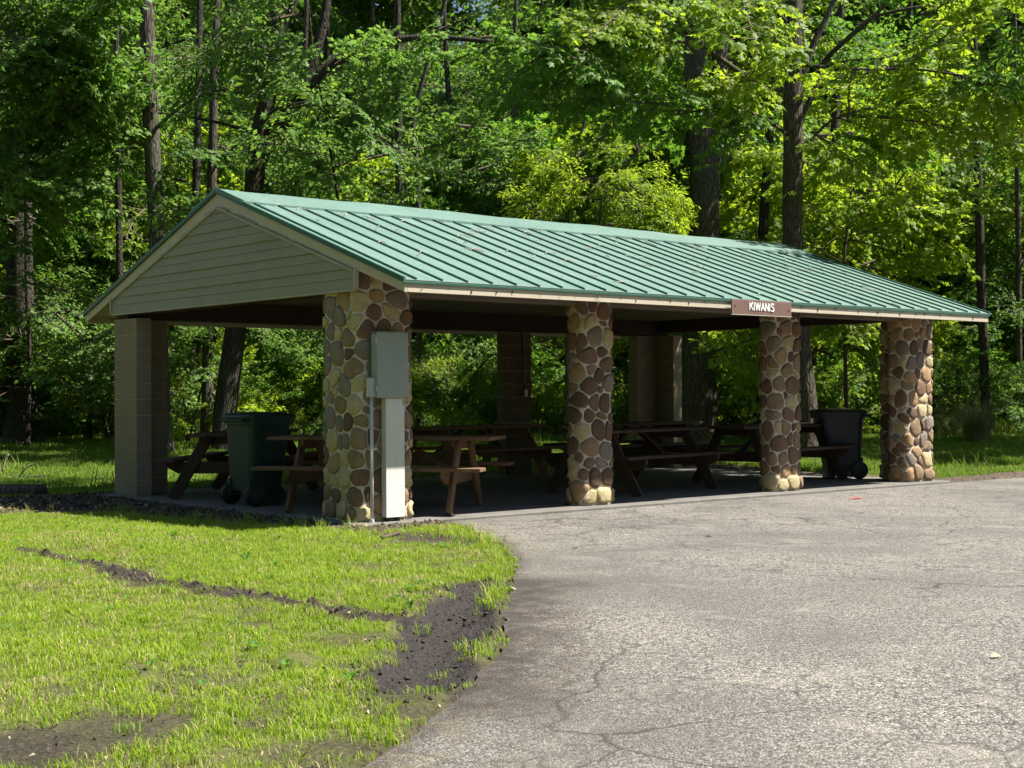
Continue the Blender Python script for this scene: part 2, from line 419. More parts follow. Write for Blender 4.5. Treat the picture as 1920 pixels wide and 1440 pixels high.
# ------------------------------------------------------------------ ground plan
def interp(pts, t, col=1):
    a = np.array(pts, float); o = np.argsort(a[:, 0]); return np.interp(t, a[o, 0], a[o, col])
EDGE_PX = [(800, 976), (860, 985), (905, 1003), (945, 1025), (966, 1060), (958, 1095), (938, 1140), (952, 1200), (890, 1270), (830, 1330), (760, 1390), (690, 1440)]
EDGE = [(on_z(u, v)[1], on_z(u, v)[0]) for u, v in EDGE_PX] + [(-9.5, -7.2), (-14, -12.5), (-60, -60)]
def edge_x(y):                                                   # west edge of the asphalt
    y = np.asarray(y, float)
    return interp(EDGE, y) + .10*(fbm(y*3.1, y*0+.5, 3)-.5) + .05*(vnoise(y*11, y*0, 9)-.5)
def seg_dist(x, y, pl):
    x = np.asarray(x, float); y = np.asarray(y, float); best = np.full(x.shape, 1e9); along = np.zeros(x.shape); acc = 0.0; side = np.zeros(x.shape)
    for (ax, ay), (bx, by) in zip(pl[:-1], pl[1:]):
        L = math.hypot(bx-ax, by-ay); tx, ty = (bx-ax)/L, (by-ay)/L
        s = np.clip((x-ax)*tx+(y-ay)*ty, 0, L); dx = x-ax-s*tx; dy = y-ay-s*ty; d = np.hypot(dx, dy)
        k = d < best; best = np.where(k, d, best); along = np.where(k, acc+s, along); side = np.where(k, tx*(y-ay)-ty*(x-ax), side); acc += L
    return best, along, side
def gp(L): return [tuple(on_z(u, v)[:2]) for u, v in L]
RUT = gp([(905, 1100), (860, 1130), (840, 1170), (820, 1215), (790, 1265), (770, 1290)])
TORN = gp([(50, 1034), (120, 1050), (200, 1066), (260, 1090), (340, 1100), (440, 1115), (540, 1130), (620, 1145), (690, 1158), (770, 1165)])
BARE = [(on_z(u, v)[:2], r, k) for u, v, r, k in
        [(815, 1012, .42, .9), (880, 1018, .30, .7), (745, 1003, .40, .8), (690, 1028, .16, .5), (270, 1100, .22, .8), (60, 1400, .42, .9), (200, 1375, .40, .75), (300, 1355, .25, .7),
         (490, 1362, .13, .9), (660, 1262, .20, .55), (500, 1250, .22, .45), (560, 1300, .16, .5), (660, 1200, .24, .5), (420, 1300, .14, .45), (120, 1300, .22, .5), (700, 1060, .14, .5),
         (730, 1320, .28, .6), (640, 1420, .35, .6), (300, 1185, .12, .35), (110, 1165, .10, .35), (330, 1345, .22, .6), (90, 1310, .16, .5), (760, 1340, .22, .7)]]
MULCH_PX = [(-260, 958), (0, 967), (100, 966), (200, 962), (300, 970), (400, 978), (500, 985), (600, 992), (700, 1001), (800, 1004)]
MULCH = [(on_z(u, v)[1], on_z(u, v)[0]) for u, v in MULCH_PX]
def g_masks(x, y):
    x = np.asarray(x, float); y = np.asarray(y, float)
    d, al, sd = seg_dist(x, y, RUT); w = .20 + .12*(vnoise(al*3, al*0, 2)-.5) + .05*sstep(.5, 1.6, al)
    jag = .20*(fbm(x*6, y*6, 21)-.5)
    wet = 1-sstep(w-.05, w+.05, d+jag)
    dt, at_, sdt = seg_dist(x, y, TORN)
    tw = .060 + .10*sstep(.25, .6, vnoise(at_*2.2, at_*0+3.3, 8))
    torn = 1-sstep(tw*.6, tw*1.3+.01, dt+.06*(fbm(x*12, y*12, 31)-.5))
    soil = np.maximum(wet, torn)
    for (c, r, k) in BARE:
        dd = np.hypot(x-c[0], y-c[1]) + r*.9*(fbm(x*4.5, y*4.5, 41)-.5)
        soil = np.maximum(soil, k*(1-sstep(r*.45, r*1.1, dd)))
    band = ((y > -6.75) & (y < -4.95) & (x > interp([(p[1], p[0]) for p in RUT], y)-.02)).astype(float)*sstep(.30, .52, fbm(x*3.2, y*3.2, 57))
    soil = np.maximum(soil, band*.93)
    soil = np.maximum(soil, .55*sstep(.60, .74, fbm(x*1.7, y*1.7, 55)) * (y < 0))
    ex = edge_x(y); near = np.where(y < -.3, sstep(-.16, .03, x-ex+.12*(fbm(x*6, y*6, 61)-.5)), 0)
    soil = np.maximum(soil, near*.85)
    mulch = ((x > interp(MULCH, y)+.08*(fbm(x*5, y*5, 71)-.5)) & (x < 1.0) & (y > -.55) & (y < 5.7)).astype(float)
    mulch = np.maximum(mulch, ((y > 5.3) & (y < 6.0+.25*(fbm(x*2, y*2, 73)-.5)) & (x > -1.4) & (x < 10.6)).astype(float))
    mulch = np.maximum(mulch, ((x > 9.5) & (x < 10.2) & (y > -.3) & (y < 6)).astype(float))
    mulch = np.maximum(mulch, ((y > -.2) & (y < .35+.2*(fbm(x*2, y*2, 75)-.5)) & (x > 9.5)).astype(float))
    return dict(wet=wet, torn=torn, soil=soil, litter=mulch, rut_along=al, rut_d=d, torn_d=dt, torn_side=sdt)
def g_height(x, y, m=None):
    x = np.asarray(x, float); y = np.asarray(y, float); m = m or g_masks(x, y)
    d = ahead(x, y)
    z = -.03 + .03*(fbm(x*.5, y*.5, 81)-.5) + .018*(fbm(x*2.5, y*2.5, 83)-.5)
    z = z + .40*sstep(19.5, 36, d)*(np.hypot(x-4, y-2) > 6) + np.maximum(0, d-36)*.03
    a = m['rut_along']; tread = .016*np.sin(a*2*math.pi/.095 + 9*m['rut_d'])*sstep(.02, .1, m['rut_d']) + .03*(fbm(x*22, y*22, 93)-.5)
    z = z - m['wet']*(.055 - .03*np.clip(m['rut_d']/.2, 0, 1)**2 - tread - .018*(fbm(x*14, y*14, 91)-.5))
    z = z + .03*np.exp(-((m['rut_d']-.25)/.06)**2)*vnoise(x*6, y*6, 95)
    z = z + m['torn']*(.045*fbm(x*9, y*9, 97) + .05*vnoise(x*17, y*17, 99) - .035 - .02*np.sign(m['torn_side']))
    z = z + (m['soil']-m['wet']).clip(0)*(.040*(fbm(x*13, y*13, 101)-.5) - .004)
    z = z + m['litter']*(.012 + .045*(fbm(x*8, y*8, 103)-.5))
    asph = (x > edge_x(y)-.02) & (y < -.12)
    z = np.where(asph, -.075, z)
    z = np.where((x > -.1) & (x < 9.7) & (y > -.15) & (y < 5.65), -.12, z)
    return z
def gz(x, y): return float(g_height(np.array([x]), np.array([y]))[0])

def spaced(*segs):
    out = []
    for a, b, s in segs: out.append(np.arange(a, b, s))
    return np.concatenate(out)
xs = spaced((-400, -60, 60), (-60, -14, 4), (-14, -7.0, .5), (-7.0, -4.5, .045), (-4.5, -1.7, .022), (-1.7, 1.0, .045), (1.0, 14, .25), (14, 60, 1.0), (60, 401, 40))
ys = spaced((-400, -60, 60), (-60, -14, 4), (-14, -8.2, .5), (-8.2, -6.9, .045), (-6.9, -3.9, .022), (-3.9, 1.0, .045), (1.0, 7.0, .09), (7.0, 60, .8), (60, 401, 40))
X, Y = np.meshgrid(xs, ys); gm = g_masks(X.ravel(), Y.ravel()); Zg = g_height(X.ravel(), Y.ravel(), gm)
nx, ny = len(xs), len(ys); I = np.arange(nx*ny).reshape(ny, nx)
F = np.stack([I[:-1, :-1].ravel(), I[:-1, 1:].ravel(), I[1:, 1:].ravel(), I[1:, :-1].ravel()], 1)
me = np_mesh('ground', np.stack([X.ravel(), Y.ravel(), Zg], 1), F, GROUND, smooth=True)
fl = sstep(30, 34, ahead(X.ravel(), Y.ravel()))
for nm, arr in (('soil', np.maximum(gm['soil'], 0)), ('wet', gm['wet']), ('litter', np.maximum(gm['litter'], fl))):
    at_ = me.attributes.new(nm, 'FLOAT', 'POINT'); at_.data.foreach_set('value', arr.astype(np.float32))
ground = link(bpy.data.objects.new('ground', me)); tag(ground, kind='structure')

# asphalt, laid as a sheet whose west edge follows the lawn
rows = np.concatenate([[-60, -30, -20, -14, -11], np.arange(-9, -.13, .06), [-.13]])
offs = np.concatenate([np.arange(0, .8, .06), np.arange(.8, 2.0, .2), [2.4, 3, 4, 6, 9, 13, 20, 30, 60]])
V = []; ed = []; md = []
for y in rows:
    x0 = float(edge_x(y))
    for s in offs: V.append((x0+s, y, -.03-.004*vnoise(x0+s, y, 4)))
    ed.append(np.exp(-offs/.5)); md.append(offs)
V = np.array(V); ed = np.concatenate(ed); r_, a_, s_ = seg_dist(V[:, 0], V[:, 1], RUT)
mdv = (1-sstep(.30, .95, r_+.35*(fbm(V[:, 0]*4, V[:, 1]*4, 121)-.5)))*1.0
mdv = np.maximum(mdv, .6*(1-sstep(.03, .22, np.concatenate(md)+.2*(fbm(V[:, 0]*5, V[:, 1]*5, 123)-.5))))
nr, nc = len(rows), len(offs); I = np.arange(nr*nc).reshape(nr, nc)
F = np.stack([I[:-1, :-1].ravel(), I[:-1, 1:].ravel(), I[1:, 1:].ravel(), I[1:, :-1].ravel()], 1)
me = np_mesh('pavement', V, F, ASPHALT, smooth=True)
for nm, arr in (('edge', ed), ('mud', mdv)):
    at_ = me.attributes.new(nm, 'FLOAT', 'POINT'); at_.data.foreach_set('value', np.asarray(arr, np.float32))
pavement = link(bpy.data.objects.new('pavement', me)); tag(pavement, kind='structure')

# concrete slab under the shelter
b = MB(); b.box(-.10, 9.68, -.17, 5.62, -.10, 0.0, .012)
slab = b.build('floor_slab', CONCRETE); tag(slab, kind='structure')
b = MB()
px_, py_ = on_z(1605, 935)[:2]
b.add([(px_-.10, py_-.02, -.021), (px_-.01, py_-.05, -.021), (px_+.11, py_-.02, -.021), (px_+.12, py_+.03, -.021), (px_+.02, py_+.055, -.021), (px_-.09, py_+.03, -.021)], [[0, 1, 2, 3, 4, 5]])
o = b.build('paint_mark', RED_MARK); tag(o, 'small faded red paint mark on the asphalt before the end pillar', 'paint mark')

# ------------------------------------------------------------------ the shelter
L, W = 9.58, 5.405
OY, ZE, ZF = .795, 2.158, 2.272          # eave overhang, underside and top of the fascia
SL = .340                                 # roof slope
YR = W/2; ZR = ZF + SL*(YR+OY+.016)        # ridge
shelter = empty('picnic_shelter', (L/2, W/2, 0))
tag(shelter, 'open picnic shelter with green standing seam roof, fieldstone front pillars and beige gable', 'shelter')

# --- fieldstone pillars: irregular rounded cells on the unrolled faces of the pillar
def plan_path(poly, r=.055):
    n = len(poly); out = []
    for i in range(n):
        p0, p1, p2 = (Vector(poly[(i-1) % n]+(0,)), Vector(poly[i]+(0,)), Vector(poly[(i+1) % n]+(0,)))
        a = (p1-p0).normalized(); b_ = (p2-p1).normalized(); cr = a.x*b_.y-a.y*b_.x
        na = Vector((a.y, -a.x, 0)); nb = Vector((b_.y, -b_.x, 0))
        if cr > 0:
            c = p1 - a*r + b_*r
            for k in range(5):
                nn = na.lerp(nb, k/4).normalized(); out.append((c+nn*r, nn))
        else:
            out.append((p1, (na+nb).normalized()))
    res = []; u = 0.0
    for i, (p, nn) in enumerate(out):
        if i: u += (p-out[i-1][0]).length
        res.append((u, p.x, p.y, nn.x, nn.y))
    u += (out[0][0]-out[-1][0]).length
    res.append((u, out[0][0].x, out[0][0].y, out[0][1].x, out[0][1].y))
    return np.array(res)
def clip(poly, nx, ny, c):
    out = []; n = len(poly)
    for i in range(n):
        p, q_ = poly[i], poly[(i+1) % n]; dp = p[0]*nx+p[1]*ny-c; dq = q_[0]*nx+q_[1]*ny-c
        if dp <= 0: out.append(p)
        if dp*dq < 0:
            t = dp/(dp-dq); out.append((p[0]+(q_[0]-p[0])*t, p[1]+(q_[1]-p[1])*t))
    return out
def cells(U, H, size, rr):
    rowsn = max(4, int(round(H/(size*.98)))); pts = []
    for k in range(rowsn):
        nc = max(4, int(round(U/(size*rr.uniform(.86, 1.18))))); ph = rr.random()
        for i in range(nc):
            pts.append(((i+ph+rr.uniform(-.30, .30))*U/nc % U, (k+.5+rr.uniform(-.42, .42))*H/rowsn))
    P_ = np.array(pts); wt = rr.uniform(-.0075, .0095, len(P_)); gap = .013
    for it in range(2):
        res = []
        for i, (x, y) in enumerate(P_):
            dx = (P_[:, 0]-x+U/2) % U - U/2; dy = P_[:, 1]-y; d2 = dx*dx+dy*dy
            poly = [(-.4, -y+.004), (.4, -y+.004), (.4, H-y-.004), (-.4, H-y-.004)]
            for j in np.argsort(d2)[1:26]:
                d = math.sqrt(d2[j]);
                if d < 1e-6: continue
                c = (d2[j]+wt[i]-wt[j])/(2*d)
                poly = clip(poly, dx[j]/d, dy[j]/d, c-gap/2)
                if len(poly) < 3: break
            res.append(poly)
        if it == 0:
            for i, poly in enumerate(res):
                if len(poly) >= 3:
                    c = np.mean(poly, 0); P_[i] = (P_[i]+c*.40)
            P_[:, 0] %= U
    return [(P_[i], [(P_[i][0]+p[0], P_[i][1]+p[1]) for p in poly]) for i, poly in enumerate(res) if len(poly) >= 3]
def round_poly(poly, n=14):
    p = np.array(poly)
    for _ in range(2):
        q_ = np.roll(p, -1, 0); p = np.stack([p*.81+q_*.19, p*.19+q_*.81], 1).reshape(-1, 2)
    d = np.linalg.norm(np.roll(p, -1, 0)-p, axis=1); s = np.concatenate([[0], np.cumsum(d)]); t = np.linspace(0, s[-1], n, endpoint=False)
    pc = np.vstack([p, p[:1]]); return np.stack([np.interp(t, s, pc[:, 0]), np.interp(t, s, pc[:, 1])], 1)
def stone_pillar(poly, ztop, label, seed, bias, grass_bounce=False):
    rr = np.random.default_rng(seed); path = plan_path(poly); U = path[-1, 0]
    def surf(u, z, h):
        u = np.asarray(u) % U
        x, y, nx_, ny_ = [np.interp(u, path[:, 0], path[:, k]) for k in (1, 2, 3, 4)]
        ln = np.hypot(nx_, ny_)+1e-9; return np.stack([x+nx_/ln*h, y+ny_/ln*h, z], 1)
    b = MB(); n = len(path)-1; mo = .013; b.add([(p[1]+p[3]*mo, p[2]+p[4]*mo, -.02) for p in path[:-1]]+[(p[1]+p[3]*mo, p[2]+p[4]*mo, ztop) for p in path[:-1]],
        [[i, (i+1) % n, n+(i+1) % n, n+i] for i in range(n)]+[list(range(n, 2*n))])
    pil = b.build('stone_pillar', MORTAR, shelter); pil['label'] = label
    rear = MB(); seen = 0
    for c, poly2 in cells(U, ztop-.02, .176, rr):
        pp = np.array(poly2)
        area = .5*abs(np.sum(pp[:, 0]*np.roll(pp[:, 1], -1)-pp[:, 1]*np.roll(pp[:, 0], -1)))
        if area < .0022: continue
        rp = round_poly(poly2)+rr.uniform(-.0035, .0035, (14, 2)); cen = rp.mean(0); H = rr.uniform(.024, .038)+.008*min(1, area/.03); tilt = rr.uniform(-.16, .16, 2)
        low = cen[1] < .22
        if low: H += .016
        V = []; k = len(rp)
        for s, h in ((1.0, -.004), (.985, .50*H), (.91, .84*H), (.66, .99*H)):
            q_ = cen+(rp-cen)*s; hh = h+((q_-cen)@tilt)*(.5 if h > 0 else 0)+(rr.uniform(-.0055, .0055, k) if h > 0 else 0)
            V.append(surf(q_[:, 0], q_[:, 1]+.01, hh))
        V.append(surf(cen[:1], cen[1:]+.01, np.array([H*1.03]))); V = np.vstack(V)
        Fc = []
        for ri in range(3):
            for i in range(k): Fc.append([ri*k+i, ri*k+(i+1) % k, (ri+1)*k+(i+1) % k, (ri+1)*k+i])
        for i in range(k): Fc.append([3*k+i, 3*k+(i+1) % k, 4*k])
        w3 = V[-1]; nrm = V[-1]-surf(cen[:1], cen[1:], np.array([0.]))[0]; nrm = nrm/np.linalg.norm(nrm)
        mi = int(rr.choice(6, p=bias)) if not low else int(rr.choice([3, 2, 3, 4]))
        if grass_bounce and nrm[0] < -.6 and not low: mi = int(rr.choice(6, p=[.08, .04, .10, .44, .12, .22]))  # light bounced off the lawn is put into the stone colour here
        if (nrm @ (CAM-w3)) / np.linalg.norm(CAM-w3) > -.22 and not (nrm[1] > .5 or nrm[0] > .85):
            sb = MB(); sb.add(V-w3, Fc); o = sb.build('stone', STONES[mi], pil, True); o.location = w3; seen += 1
        else: rear.add(V, Fc, mi)
    if rear.v:
        o = rear.build('rear_stones', STONES, pil, True); o['kind'] = 'stuff'
    return pil
x0 = .040
def ell(sx):
    p = [(x0, x0), (x0+.60, x0), (x0+.60, x0+.29), (x0+.30, x0+.29), (x0+.30, x0+.62), (x0, x0+.62)]
    return p if sx > 0 else [(L-x_, y_) for x_, y_ in p[::-1]]
stone_pillar(ell(1), 2.43, 'corner fieldstone pillar carrying the grey electrical cabinet', 11, [.18, .13, .20, .14, .22, .13], True)
stone_pillar([(2.955, x0), (3.39, x0), (3.39, x0+.24), (2.955, x0+.24)], 2.43, 'fieldstone pillar with pale mortar in the middle of the open front', 12, [.30, .26, .10, .10, .14, .10])
stone_pillar([(6.195, x0), (6.665, x0), (6.665, x0+.24), (6.195, x0+.24)], 2.43, 'fieldstone pillar under the brown name board', 15, [.26, .16, .14, .12, .20, .12])
stone_pillar(ell(-1), 2.43, 'sunlit corner fieldstone pillar beside the dark trash cart', 14, [.20, .16, .14, .16, .20, .14])

# --- painted block columns along the back
BLOCK_BR = m_plain('darker_brown_block', (.125, .092, .058), .85, .2, .15, 4, .5, 'World')  # darker brown tone for the two middle columns of the row
def block_column(rects, label, bmat=None):
    b = MB()
    for (xa, xb, ya, yb, ax) in rects: b.box(xa+.006, xb-.006, ya+.006, yb-.006, -.02, 2.16, .002)
    col = b.build('block_column', MORTAR, shelter)
    col['label'] = label
    for k in range(11):
        z0_, z1_ = k*.196+.002, (k+1)*.196-.002
        for (xa, xb, ya, yb, ax) in rects:
            lo, hi = (xa, xb) if ax == 'x' else (ya, yb)
            ln = hi-lo; cuts = [lo, lo+(.4 if k % 2 else ln-.4), hi] if ln > .45 else [lo, hi]
            for a, c in zip(cuts[:-1], cuts[1:]):
                b = MB(); e = random.uniform(-.0012, .0012)
                if ax == 'x': b.box(a+.0015, c-.0015, ya+e, yb+e, z0_, z1_, .004)
                else: b.box(xa+e, xb+e, a+.0015, c-.0015, z0_, z1_, .004)
                b.build('block', bmat or BLOCK, col)
block_column([(0, .2, W-.62, W-.2, 'y'), (0, .62, W-.2, W, 'x')], 'painted block corner column at the shaded gable end')
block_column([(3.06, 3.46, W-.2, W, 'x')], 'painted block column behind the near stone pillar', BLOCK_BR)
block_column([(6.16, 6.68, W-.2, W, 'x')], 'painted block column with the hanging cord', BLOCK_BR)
block_column([(L-.2, L, W-.62, W-.2, 'y'), (L-.62, L, W-.2, W, 'x')], 'painted block corner column at the far end of the shelter')

# --- headers and ceiling
def part(name, mat, f, parent=shelter):
    b = MB(); f(b); return b.build(name, mat, parent)
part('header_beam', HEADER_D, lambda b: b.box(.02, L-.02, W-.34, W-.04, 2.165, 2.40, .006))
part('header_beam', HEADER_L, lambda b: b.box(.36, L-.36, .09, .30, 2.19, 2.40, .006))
for xa in (.05, L-.25):
    part('header_beam', HEADER_D, lambda b: b.box(xa, xa+.2, .62, W-.36, 2.215, 2.402, .006))
for i in range(4):
    for j in range(4):
        part('ceiling_panel', CEIL, lambda b: b.box(.06+i*2.366, .06+(i+1)*2.366-.006, .09+j*1.306, .09+(j+1)*1.306-.006, 2.404, 2.418, .002))

# --- roof: deck, panels with their seams, ridge cap, trims
def zroof(y): return ZF + SL*(min(y+OY+.016, W+OY+.016-y))
def deck(b):
    t = .035
    pts = [(-OY+.02, zroof(-OY+.02)-.02-t), (-OY+.02, zroof(-OY+.02)-.018), (YR, ZR-.018), (W+OY-.02, zroof(W+OY-.02)-.018), (W+OY-.02, zroof(W+OY-.02)-.02-t), (YR, ZR-.02-t)]
    b.prism(pts, 'x', .03, L-.03)
roof = part('roof', CEIL, deck)
SLEN = math.hypot(YR+OY+.016, ZR-ZF); ANG = math.atan(SL)
def panel_mesh(w, last=False):
    b = MB(); b.box(0, w-.002, 0, SLEN-.30, -.012, 0, .001)
    b.prism([(-.006, -.002), (.005, -.002), (.005, .013), (.007, .014), (.007, .019), (-.006, .019)], 'y', .004, SLEN-.30, 1)
    return b.mesh('roof_panel', [ROOF, TRIM_GREEN])
pm = panel_mesh(.30); nrib = 32; xr0 = .092
for sgn in (1, -1):
    for i in range(nrib):
        o = bpy.data.objects.new('roof_panel', pm); link(o, roof)
        xx = xr0+i*.30
        if sgn > 0:
            o.location = (xx, -OY-.016, ZF); o.rotation_euler = (ANG, 0, 0)
        else:
            o.location = (xx+.30, W+OY+.016, ZF); o.rotation_euler = (ANG, 0, math.pi)
    # the cut panel against the gable edge
    b = MB(); b.box(-.045, xr0-.002, 0, SLEN-.30, -.012, 0, .001); mm = b.mesh('roof_panel', ROOF)
    o = bpy.data.objects.new('roof_panel', mm); link(o, roof)
    if sgn > 0: o.location = (0, -OY-.016, ZF); o.rotation_euler = (ANG, 0, 0)
    else: o.location = (xr0-.045, W+OY+.016, ZF); o.rotation_euler = (ANG, 0, math.pi)
# eave flashing
for ya, s in ((-OY-.017, 1), (W+OY+.017, -1)):
    part('eave_flashing', TRIM_GREEN, lambda b: b.box(-.05, L+.05, min(ya, ya+s*.014), max(ya, ya+s*.014), ZF-.036, ZF-.013, .002), roof)
# ridge cap: a wide folded sheet standing on the seams
CW = .62
def cap(b):
    c, s = math.cos(ANG), math.sin(ANG); h = .027
    n = 24; xsn = np.linspace(-.06, L+.06, n+1); rows_ = []
    for x in xsn:
        sag = -.006*math.sin(x*1.9)-.004*math.sin(x*5.3)
        prof = []
        for sg in (-1, 1):
            e = (YR+sg*(CW*c-.0), ZR-CW*s+h+sag*.5)
            if sg < 0: prof += [(e[0], e[1]-.026), e]
            else: pr2 = [e, (e[0], e[1]-.026)]
        prof = prof+[(YR-.03, ZR+h-.012+sag), (YR, ZR+h-.002+sag), (YR+.03, ZR+h-.012+sag)]+pr2
        rows_.append([(x, p[0], p[1]) for p in prof])
    m = len(rows_[0]); b.add([p for r in rows_ for p in r], [[i*m+k, (i+1)*m+k, (i+1)*m+k+1, i*m+k+1] for i in range(n) for k in range(m-1)])
    for r in (0, n):
        top = rows_[r]; b.add(top+[(p[0], p[1], p[2]-.03) for p in top], [[k, k+1, m+k+1, m+k] for k in range(m-1)])
part('ridge_cap', ROOF, cap, roof)
# gable trim: green edge metal above beige rake boards
for xa, xb in ((-.056, -.031), (L+.031, L+.056)):
    for ya, yb in ((-OY-.016, YR), (W+OY+.016, YR)):
        def rt_(b):
            za, zb_ = ZF, ZR; pts = [(ya, za+.022), (ya, za-.028), (yb, zb_-.028), (yb, zb_+.022)]
            b.prism(pts, 'x', xa, xb)
        part('rake_trim', TRIM_GREEN, rt_, roof)
        # cap edge standing higher near the ridge
        s = 1 if ya < yb else -1
        def rc_(b):
            yc = YR-s*CW*math.cos(ANG); zc = ZR-CW*math.sin(ANG)
            b.prism([(yc, zc+.024), (yc, zc+.036), (yb, zb2+.036), (yb, zb2+.024)], 'x', xa, xb)
        zb2 = ZR
        part('ridge_cap_edge', TRIM_GREEN, rc_, roof)
for xa, xb in ((-.030, -.006), (L+.006, L+.030)):
    for s in (1, -1):
        ya = -OY if s > 0 else W+OY
        def rb(b):
            za = zroof(-OY)-.03; pts = [(ya, ZE), (ya, za), (YR, ZR-.031), (YR, ZR-.031-.135)]
            yb_ = ya+s*.05; pts = [(ya, ZE), (ya, za), (YR, ZR-.03), (YR, ZR-.03-.14)]
            b.prism(pts, 'x', xa, xb)
        part('rake_board', ALMOND, rb)
# fascia, with short lapped lengths
for ya, s in ((-OY, 1), (W+OY, -1)):
    for i in range(4):
        e = .0015*(i % 2)
        part('fascia_board', ALMOND, lambda b: b.box(-.004+i*2.397, -.004+(i+1)*2.397-.002, min(ya-e*s, ya+s*.02), max(ya-e*s, ya+s*.02), ZE, ZF-.026, .003))
# little bent tabs and nail stains along the fascia, as one scatter of marks
tabs = MB()
for i in range(34):
    x = .2+i*.275+random.uniform(-.06, .06)
    if 4.33 < x < 5.45: continue
    z = ZE+random.uniform(.045, .085) if x > 3.0 else ZE+random.uniform(.03, .07); w = random.uniform(.004, .012); h = random.uniform(.006, .028)
    tabs.box(x, x+w, -OY-.010, -OY-.0025, z-h, z, .001)
o = tabs.build('nail_tabs', DARK_HOLE, shelter); o['kind'] = 'stuff'
# soffit boards under the back eave
for k in range(5):
    ya = W+.03+k*.150; yb = ya+.144
    part('soffit_board', TRIM_PALE, lambda b: b.prism([(ya, zroof(ya)-.062), (ya, zroof(ya)-.072), (yb, zroof(yb)-.072), (yb, zroof(yb)-.062)], 'x', -.004, L+.004))
# --- gable siding, course by course
def yspan(z):
    t = max(0.0, (z-(ZE+SL*OY-.005))/ (SL*.985)); return t, W-t
ztop = ZR-.03-.14-.01; zc = 2.235; HB = .198; zk = ZE+SL*OY
while zc < ztop-.04:
    for side in (0, 1):
        b = MB(); X_ = (lambda x: x) if side == 0 else (lambda x: L-x)
        for za, zb_, xa, xb in ((zc, zc+HB*.5, -.040, -.030), (zc+HB*.5+.002, zc+HB, -.036, -.024)):
            zb_ = min(zb_, ztop-.004)
            if zb_-za < .012: continue
            zs = [za]+([zk] if za < zk < zb_ else [])+[zb_]
            outl = [(yspan(z)[0]+.012, z) for z in zs]+[(yspan(z)[1]-.012, z) for z in zs[::-1]]
            if outl[0][0] >= outl[-1][0]: continue
            n = len(outl); fx = lambda z: xa+(xb-xa)*(z-za)/(zb_-za)
            V = [(X_(fx(z)), y, z) for y, z in outl]+[(X_(.004), y, z) for y, z in outl]
            b.add(V, [list(range(n)) if side else list(range(n))[::-1], [n+i for i in range(n)]]+[[i, (i+1) % n, n+(i+1) % n, n+i] for i in range(n)])
        if b.v: b.build('siding_board', SIDING, shelter)
    zc += HB
for ya in (-.022, W-.012):
    part('corner_channel', TRIM_PALE, lambda b: b.box(-.052, -.008, ya, ya+.034, 2.225, ZE+SL*OY+.0, .003))
part('starter_strip', TRIM_PALE, lambda b: b.box(-.047, -.004, .014, W-.014, 2.212, 2.233, .003))
for s in (1, -1):
    def ch(b):
        y0_, y1_ = (0.02, YR) if s > 0 else (W-.02, YR); za = ZE+SL*OY-.012; zb_ = ztop+.006
        b.prism([(y0_, za-.022), (y0_, za), (y1_, zb_), (y1_, zb_-.022)], 'x', -.050, -.030)
    part('rake_channel', TRIM_PALE, ch)

# ------------------------------------------------------------------ name board
sign = empty('name_board', (4.89, -.83, 2.10)); tag(sign, 'brown board lettered in white, fixed to the fascia above the third pillar', 'sign')
b = MB(); b.box(4.376, 5.408, -.852, -.834, 2.098, 2.262, .004); b.build('board', SIGN_B, sign)
b = MB(); b.box(4.372, 5.412, -.856, -.833, 2.090, 2.0975, .002); b.build('lower_edge', TRIM_PALE, sign)
for xx, zz in ((4.43, 2.19), (5.355, 2.168)):
    b = MB(); b.lathe([(.010, 0), (.010, .004), (.005, .007)], 8, Matrix.Translation((xx, -.852, zz)) @ Matrix.Rotation(math.pi/2, 4, 'X')); b.build('bolt', DARK_HOLE, sign)
GL = {'K': [((0, 0), (0, 1)), ((0, .42), (.62, 1)), ((.2, .58), (.66, 0))], 'I': [((0, 0), (0, 1))],
      'W': [((0, 1), (.2, 0)), ((.2, 0), (.44, .95)), ((.44, .95), (.68, 0)), ((.68, 0), (.88, 1))],
      'A': [((0, 0), (.32, 1)), ((.32, 1), (.64, 0)), ((.12, .33), (.52, .33))],
      'N': [((0, 0), (0, 1)), ((0, 1), (.56, 0)), ((.56, 0), (.56, 1))],
      'S': [((.56, .86), (.30, 1.0)), ((.30, 1.0), (.06, .86)), ((.06, .86), (.06, .66)), ((.06, .66), (.5, .40)), ((.5, .40), (.54, .16)), ((.54, .16), (.28, 0)), ((.28, 0), (.0, .13))]}
adv = {'K': .86, 'I': .28, 'W': 1.10, 'A': .84, 'N': .82, 'S': .78}
cx = 4.672; hh = .088; ww = .088
for chh in 'KIWANIS':
    b = MB(); zb0 = 2.150-.012*(cx-4.66)
    for j, (p, q_) in enumerate(GL[chh]):
        yy = -.8555-.0004*j
        b.bar((cx+p[0]*ww, yy, zb0+p[1]*hh), (cx+q_[0]*ww, yy, zb0+q_[1]*hh), .0165, .006, (0, -1, 0), .001)
    b.build('letter', SIGN_W, sign); cx += adv[chh]*ww

